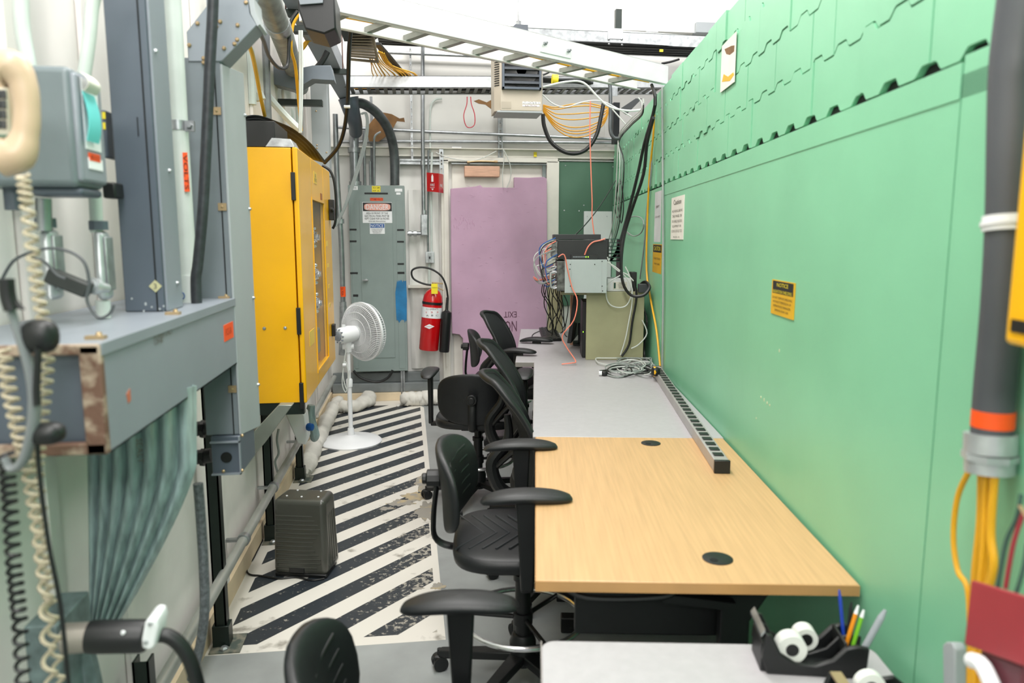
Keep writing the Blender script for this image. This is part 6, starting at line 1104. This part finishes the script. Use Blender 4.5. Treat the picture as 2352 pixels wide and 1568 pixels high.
# louvred grate
lv = T('louvred_grate', 'dirty brown louvred grate slanting overhead beside the duct', 'grate', pY(835, 145, 4.9)); q_ = [pY(806, 62, 4.9), pY(852, 58, 4.9), pY(868, 142, 5.2), pY(803, 136, 5.2)]
for (i, j) in ((0, 1), (1, 2), (3, 2), (0, 3)): b = B(); b.tube([q_[i], q_[j]], .009, n=6, sub=1); O('frame_bar', b, M('grimy metal', '7d7260', .6, .2, var=.3) if 'grimy metal' not in bpy.data.materials else bpy.data.materials['grimy metal'], lv)
for k in range(12):
    t_ = (k + .6) / 12.5; l_, r_ = q_[0].lerp(q_[3], t_), q_[1].lerp(q_[2], t_); b = B(); b.ob(l_, r_ - l_, (0, .028, .016), (0, -.003, .009)); O('slat', b, bpy.data.materials['grimy metal'], lv)
b = B(); b.prism(LY([(776, 46), (862, 58), (850, 66), (780, 66)], 4.85), (0, .3, 0)); O('top_plate', b, strut, lv)
for q in (q_[0], q_[1]): b = B(); b.cyl(q, q + Z * 2.2, .005, n=6); O('hanger_rod', b, bpy.data.materials['rusty rod'], lv)
# misc cables top left
def cy(name, label, pts, r, mat, Yv=None, group=None): b = B(); b.tube(LY(pts, Yv), r, n=8); return O(name, b, mat, None, label, 'cable', group)
cy('black_cable', 'long black cable dropping from above in a curve behind yellow cabinet', [(812, -40, 3.8), (808, 40, 3.9), (802, 110, 4.0), (800, 180, 4.1), (798, 240, 4.2), (790, 300, 4.3), (775, 340, 4.4), (745, 374, 4.5)], .011, blk_c)
for (x, y) in [(803, 61), (798, 245)]: b = B(); p = pY(x, y, 3.86 if y < 100 else 4.18); b.tube([p - X * .018, p + X * .014], .008, n=8); O('cable_tie', b, whitep, None, ['upper', 'lower'][y > 100] + ' white tie clip on the long black cable', 'cable tie')
for i in range(3): cy('red_cord', 'thin dark red cords running up from the long black cable', [(808 + i * 5, -40), (806 + i * 3, 0), (808 + i * 1.5, 22)], .003, redc, 3.85, 'red cords above the black cable')
cy('blue_cord', 'light blue cord knotted on the overhead duct', [(760, 8), (763, 28), (768, 42), (778, 38), (770, 34), (766, 48), (780, 46), (786, 30)], .005, rope, 3.6)
cy('black_cable', 'black cable looping from gusset box past the large pipe', [(592, 66, 2.6), (606, 95, 3.0), (618, 130, 3.3), (640, 155, 3.5), (660, 150, 3.6), (664, 100, 3.6), (666, 55, 3.6), (684, 25, 3.6)], .008, blk_c)
cy('yellow_cable', 'yellow cable running down behind light wireway onto cabinet top', [(566, 90, 2.8), (578, 120, 2.9), (588, 165, 3.1), (598, 220, 3.3), (608, 265, 3.5)], .008, yellow_c)
cy('yellow_cable', 'yellow cable bowing down from dark hood behind white rods', [(686, 32, 3.7), (672, 60, 3.7), (668, 110, 3.7), (678, 150, 3.8), (684, 210, 3.9), (692, 300, 4.0)], .008, yellow_c)
for i in range(3): cy('yellow_cable', 'yellow cables running diagonally behind the overhead duct', [(648 + i * 4, 155 + i * 3), (680 + i * 3, 128), (700, 108 - i * 5), (716, 80 + i * 6)], .007, yellow_c, 4.9, 'diagonal yellow cables')
for i in range(2): cy('white_rod', ['left', 'right'][i] + ' white cable hanging straight beside the dark hood', [(688 + i * 5, 70), (689 + i * 5, 160), (689 + i * 4, 240), (688 + i * 3, 305)], .006, whitec, 3.85)
for i in range(3): cy('grey_loop_cable', 'pale grey cables looping down beside panel conduits', [(828 + i * 2, 262), (838 + i * 2, 260), (842 + i * 2, 285), (835 + i * 3, 330), (815 + i * 3, 400), (790 + i * 2, 475), (768 + i * 2, 520)], .006, greyc, 6.3, 'pale grey looping cables')
cy('black_cable', 'black cable curving down beside yellow cabinet handle', [(740, 380), (758, 392), (768, 420), (772, 470), (770, 510), (764, 525)], .008, blk_c, 4.75)
cy('black_cable', 'thick black hose bending right under the overhead duct', [(700, 168), (722, 160), (740, 140), (752, 118)], .018, blk_c, 4.85)
cy('black_cable', 'black cable drooping beneath the electrical panel', [(812, 851), (830, 868), (865, 877), (890, 868), (902, 850)], .012, blk_c, 6.72)
# wall pipes, left wall behind the cabinet top
for i, (pts, r_, yy) in enumerate([([(610, 60), (612, 200), (616, 290)], .022, 4.3), ([(560, 130), (600, 200), (650, 260), (690, 300)], .02, 4.4), ([(565, 205), (590, 212), (600, 230)], .024, 4.0), ([(574, 110), (578, 180), (580, 240)], .02, 3.9), ([(640, 250), (642, 300), (650, 320)], .02, 5.0), ([(660, 250), (668, 256), (670, 290), (668, 330)], .018, 5.2), ([(680, 200), (684, 300)], .016, 5.4), ([(655, -10), (662, 60), (668, 100)], .02, 4.6)]):
    cy('wall_pipe', ['silver vertical conduit above the yellow cabinet', 'pale green pipe slanting down along left wall', 'stubby pale pipe elbow behind the light wireway', 'pale vertical pipe close behind light wireway', 'pale pipe stub behind the yellow cabinet top', 'hooked pale pipe behind the yellow cabinet top', 'slim pale pipe farther along the left wall', 'pale pipe rising beside the large grey pipe'][i], pts, r_, conduit if i == 0 else conduit_w, yy)['category'] = 'pipe'
b = B(); b.rY(667, 10, 682, 38, 4.4, .1); O('junction_box', b, steelg_l, None, 'pale grey box behind the dark hood at the top', 'junction box', bev=.004)
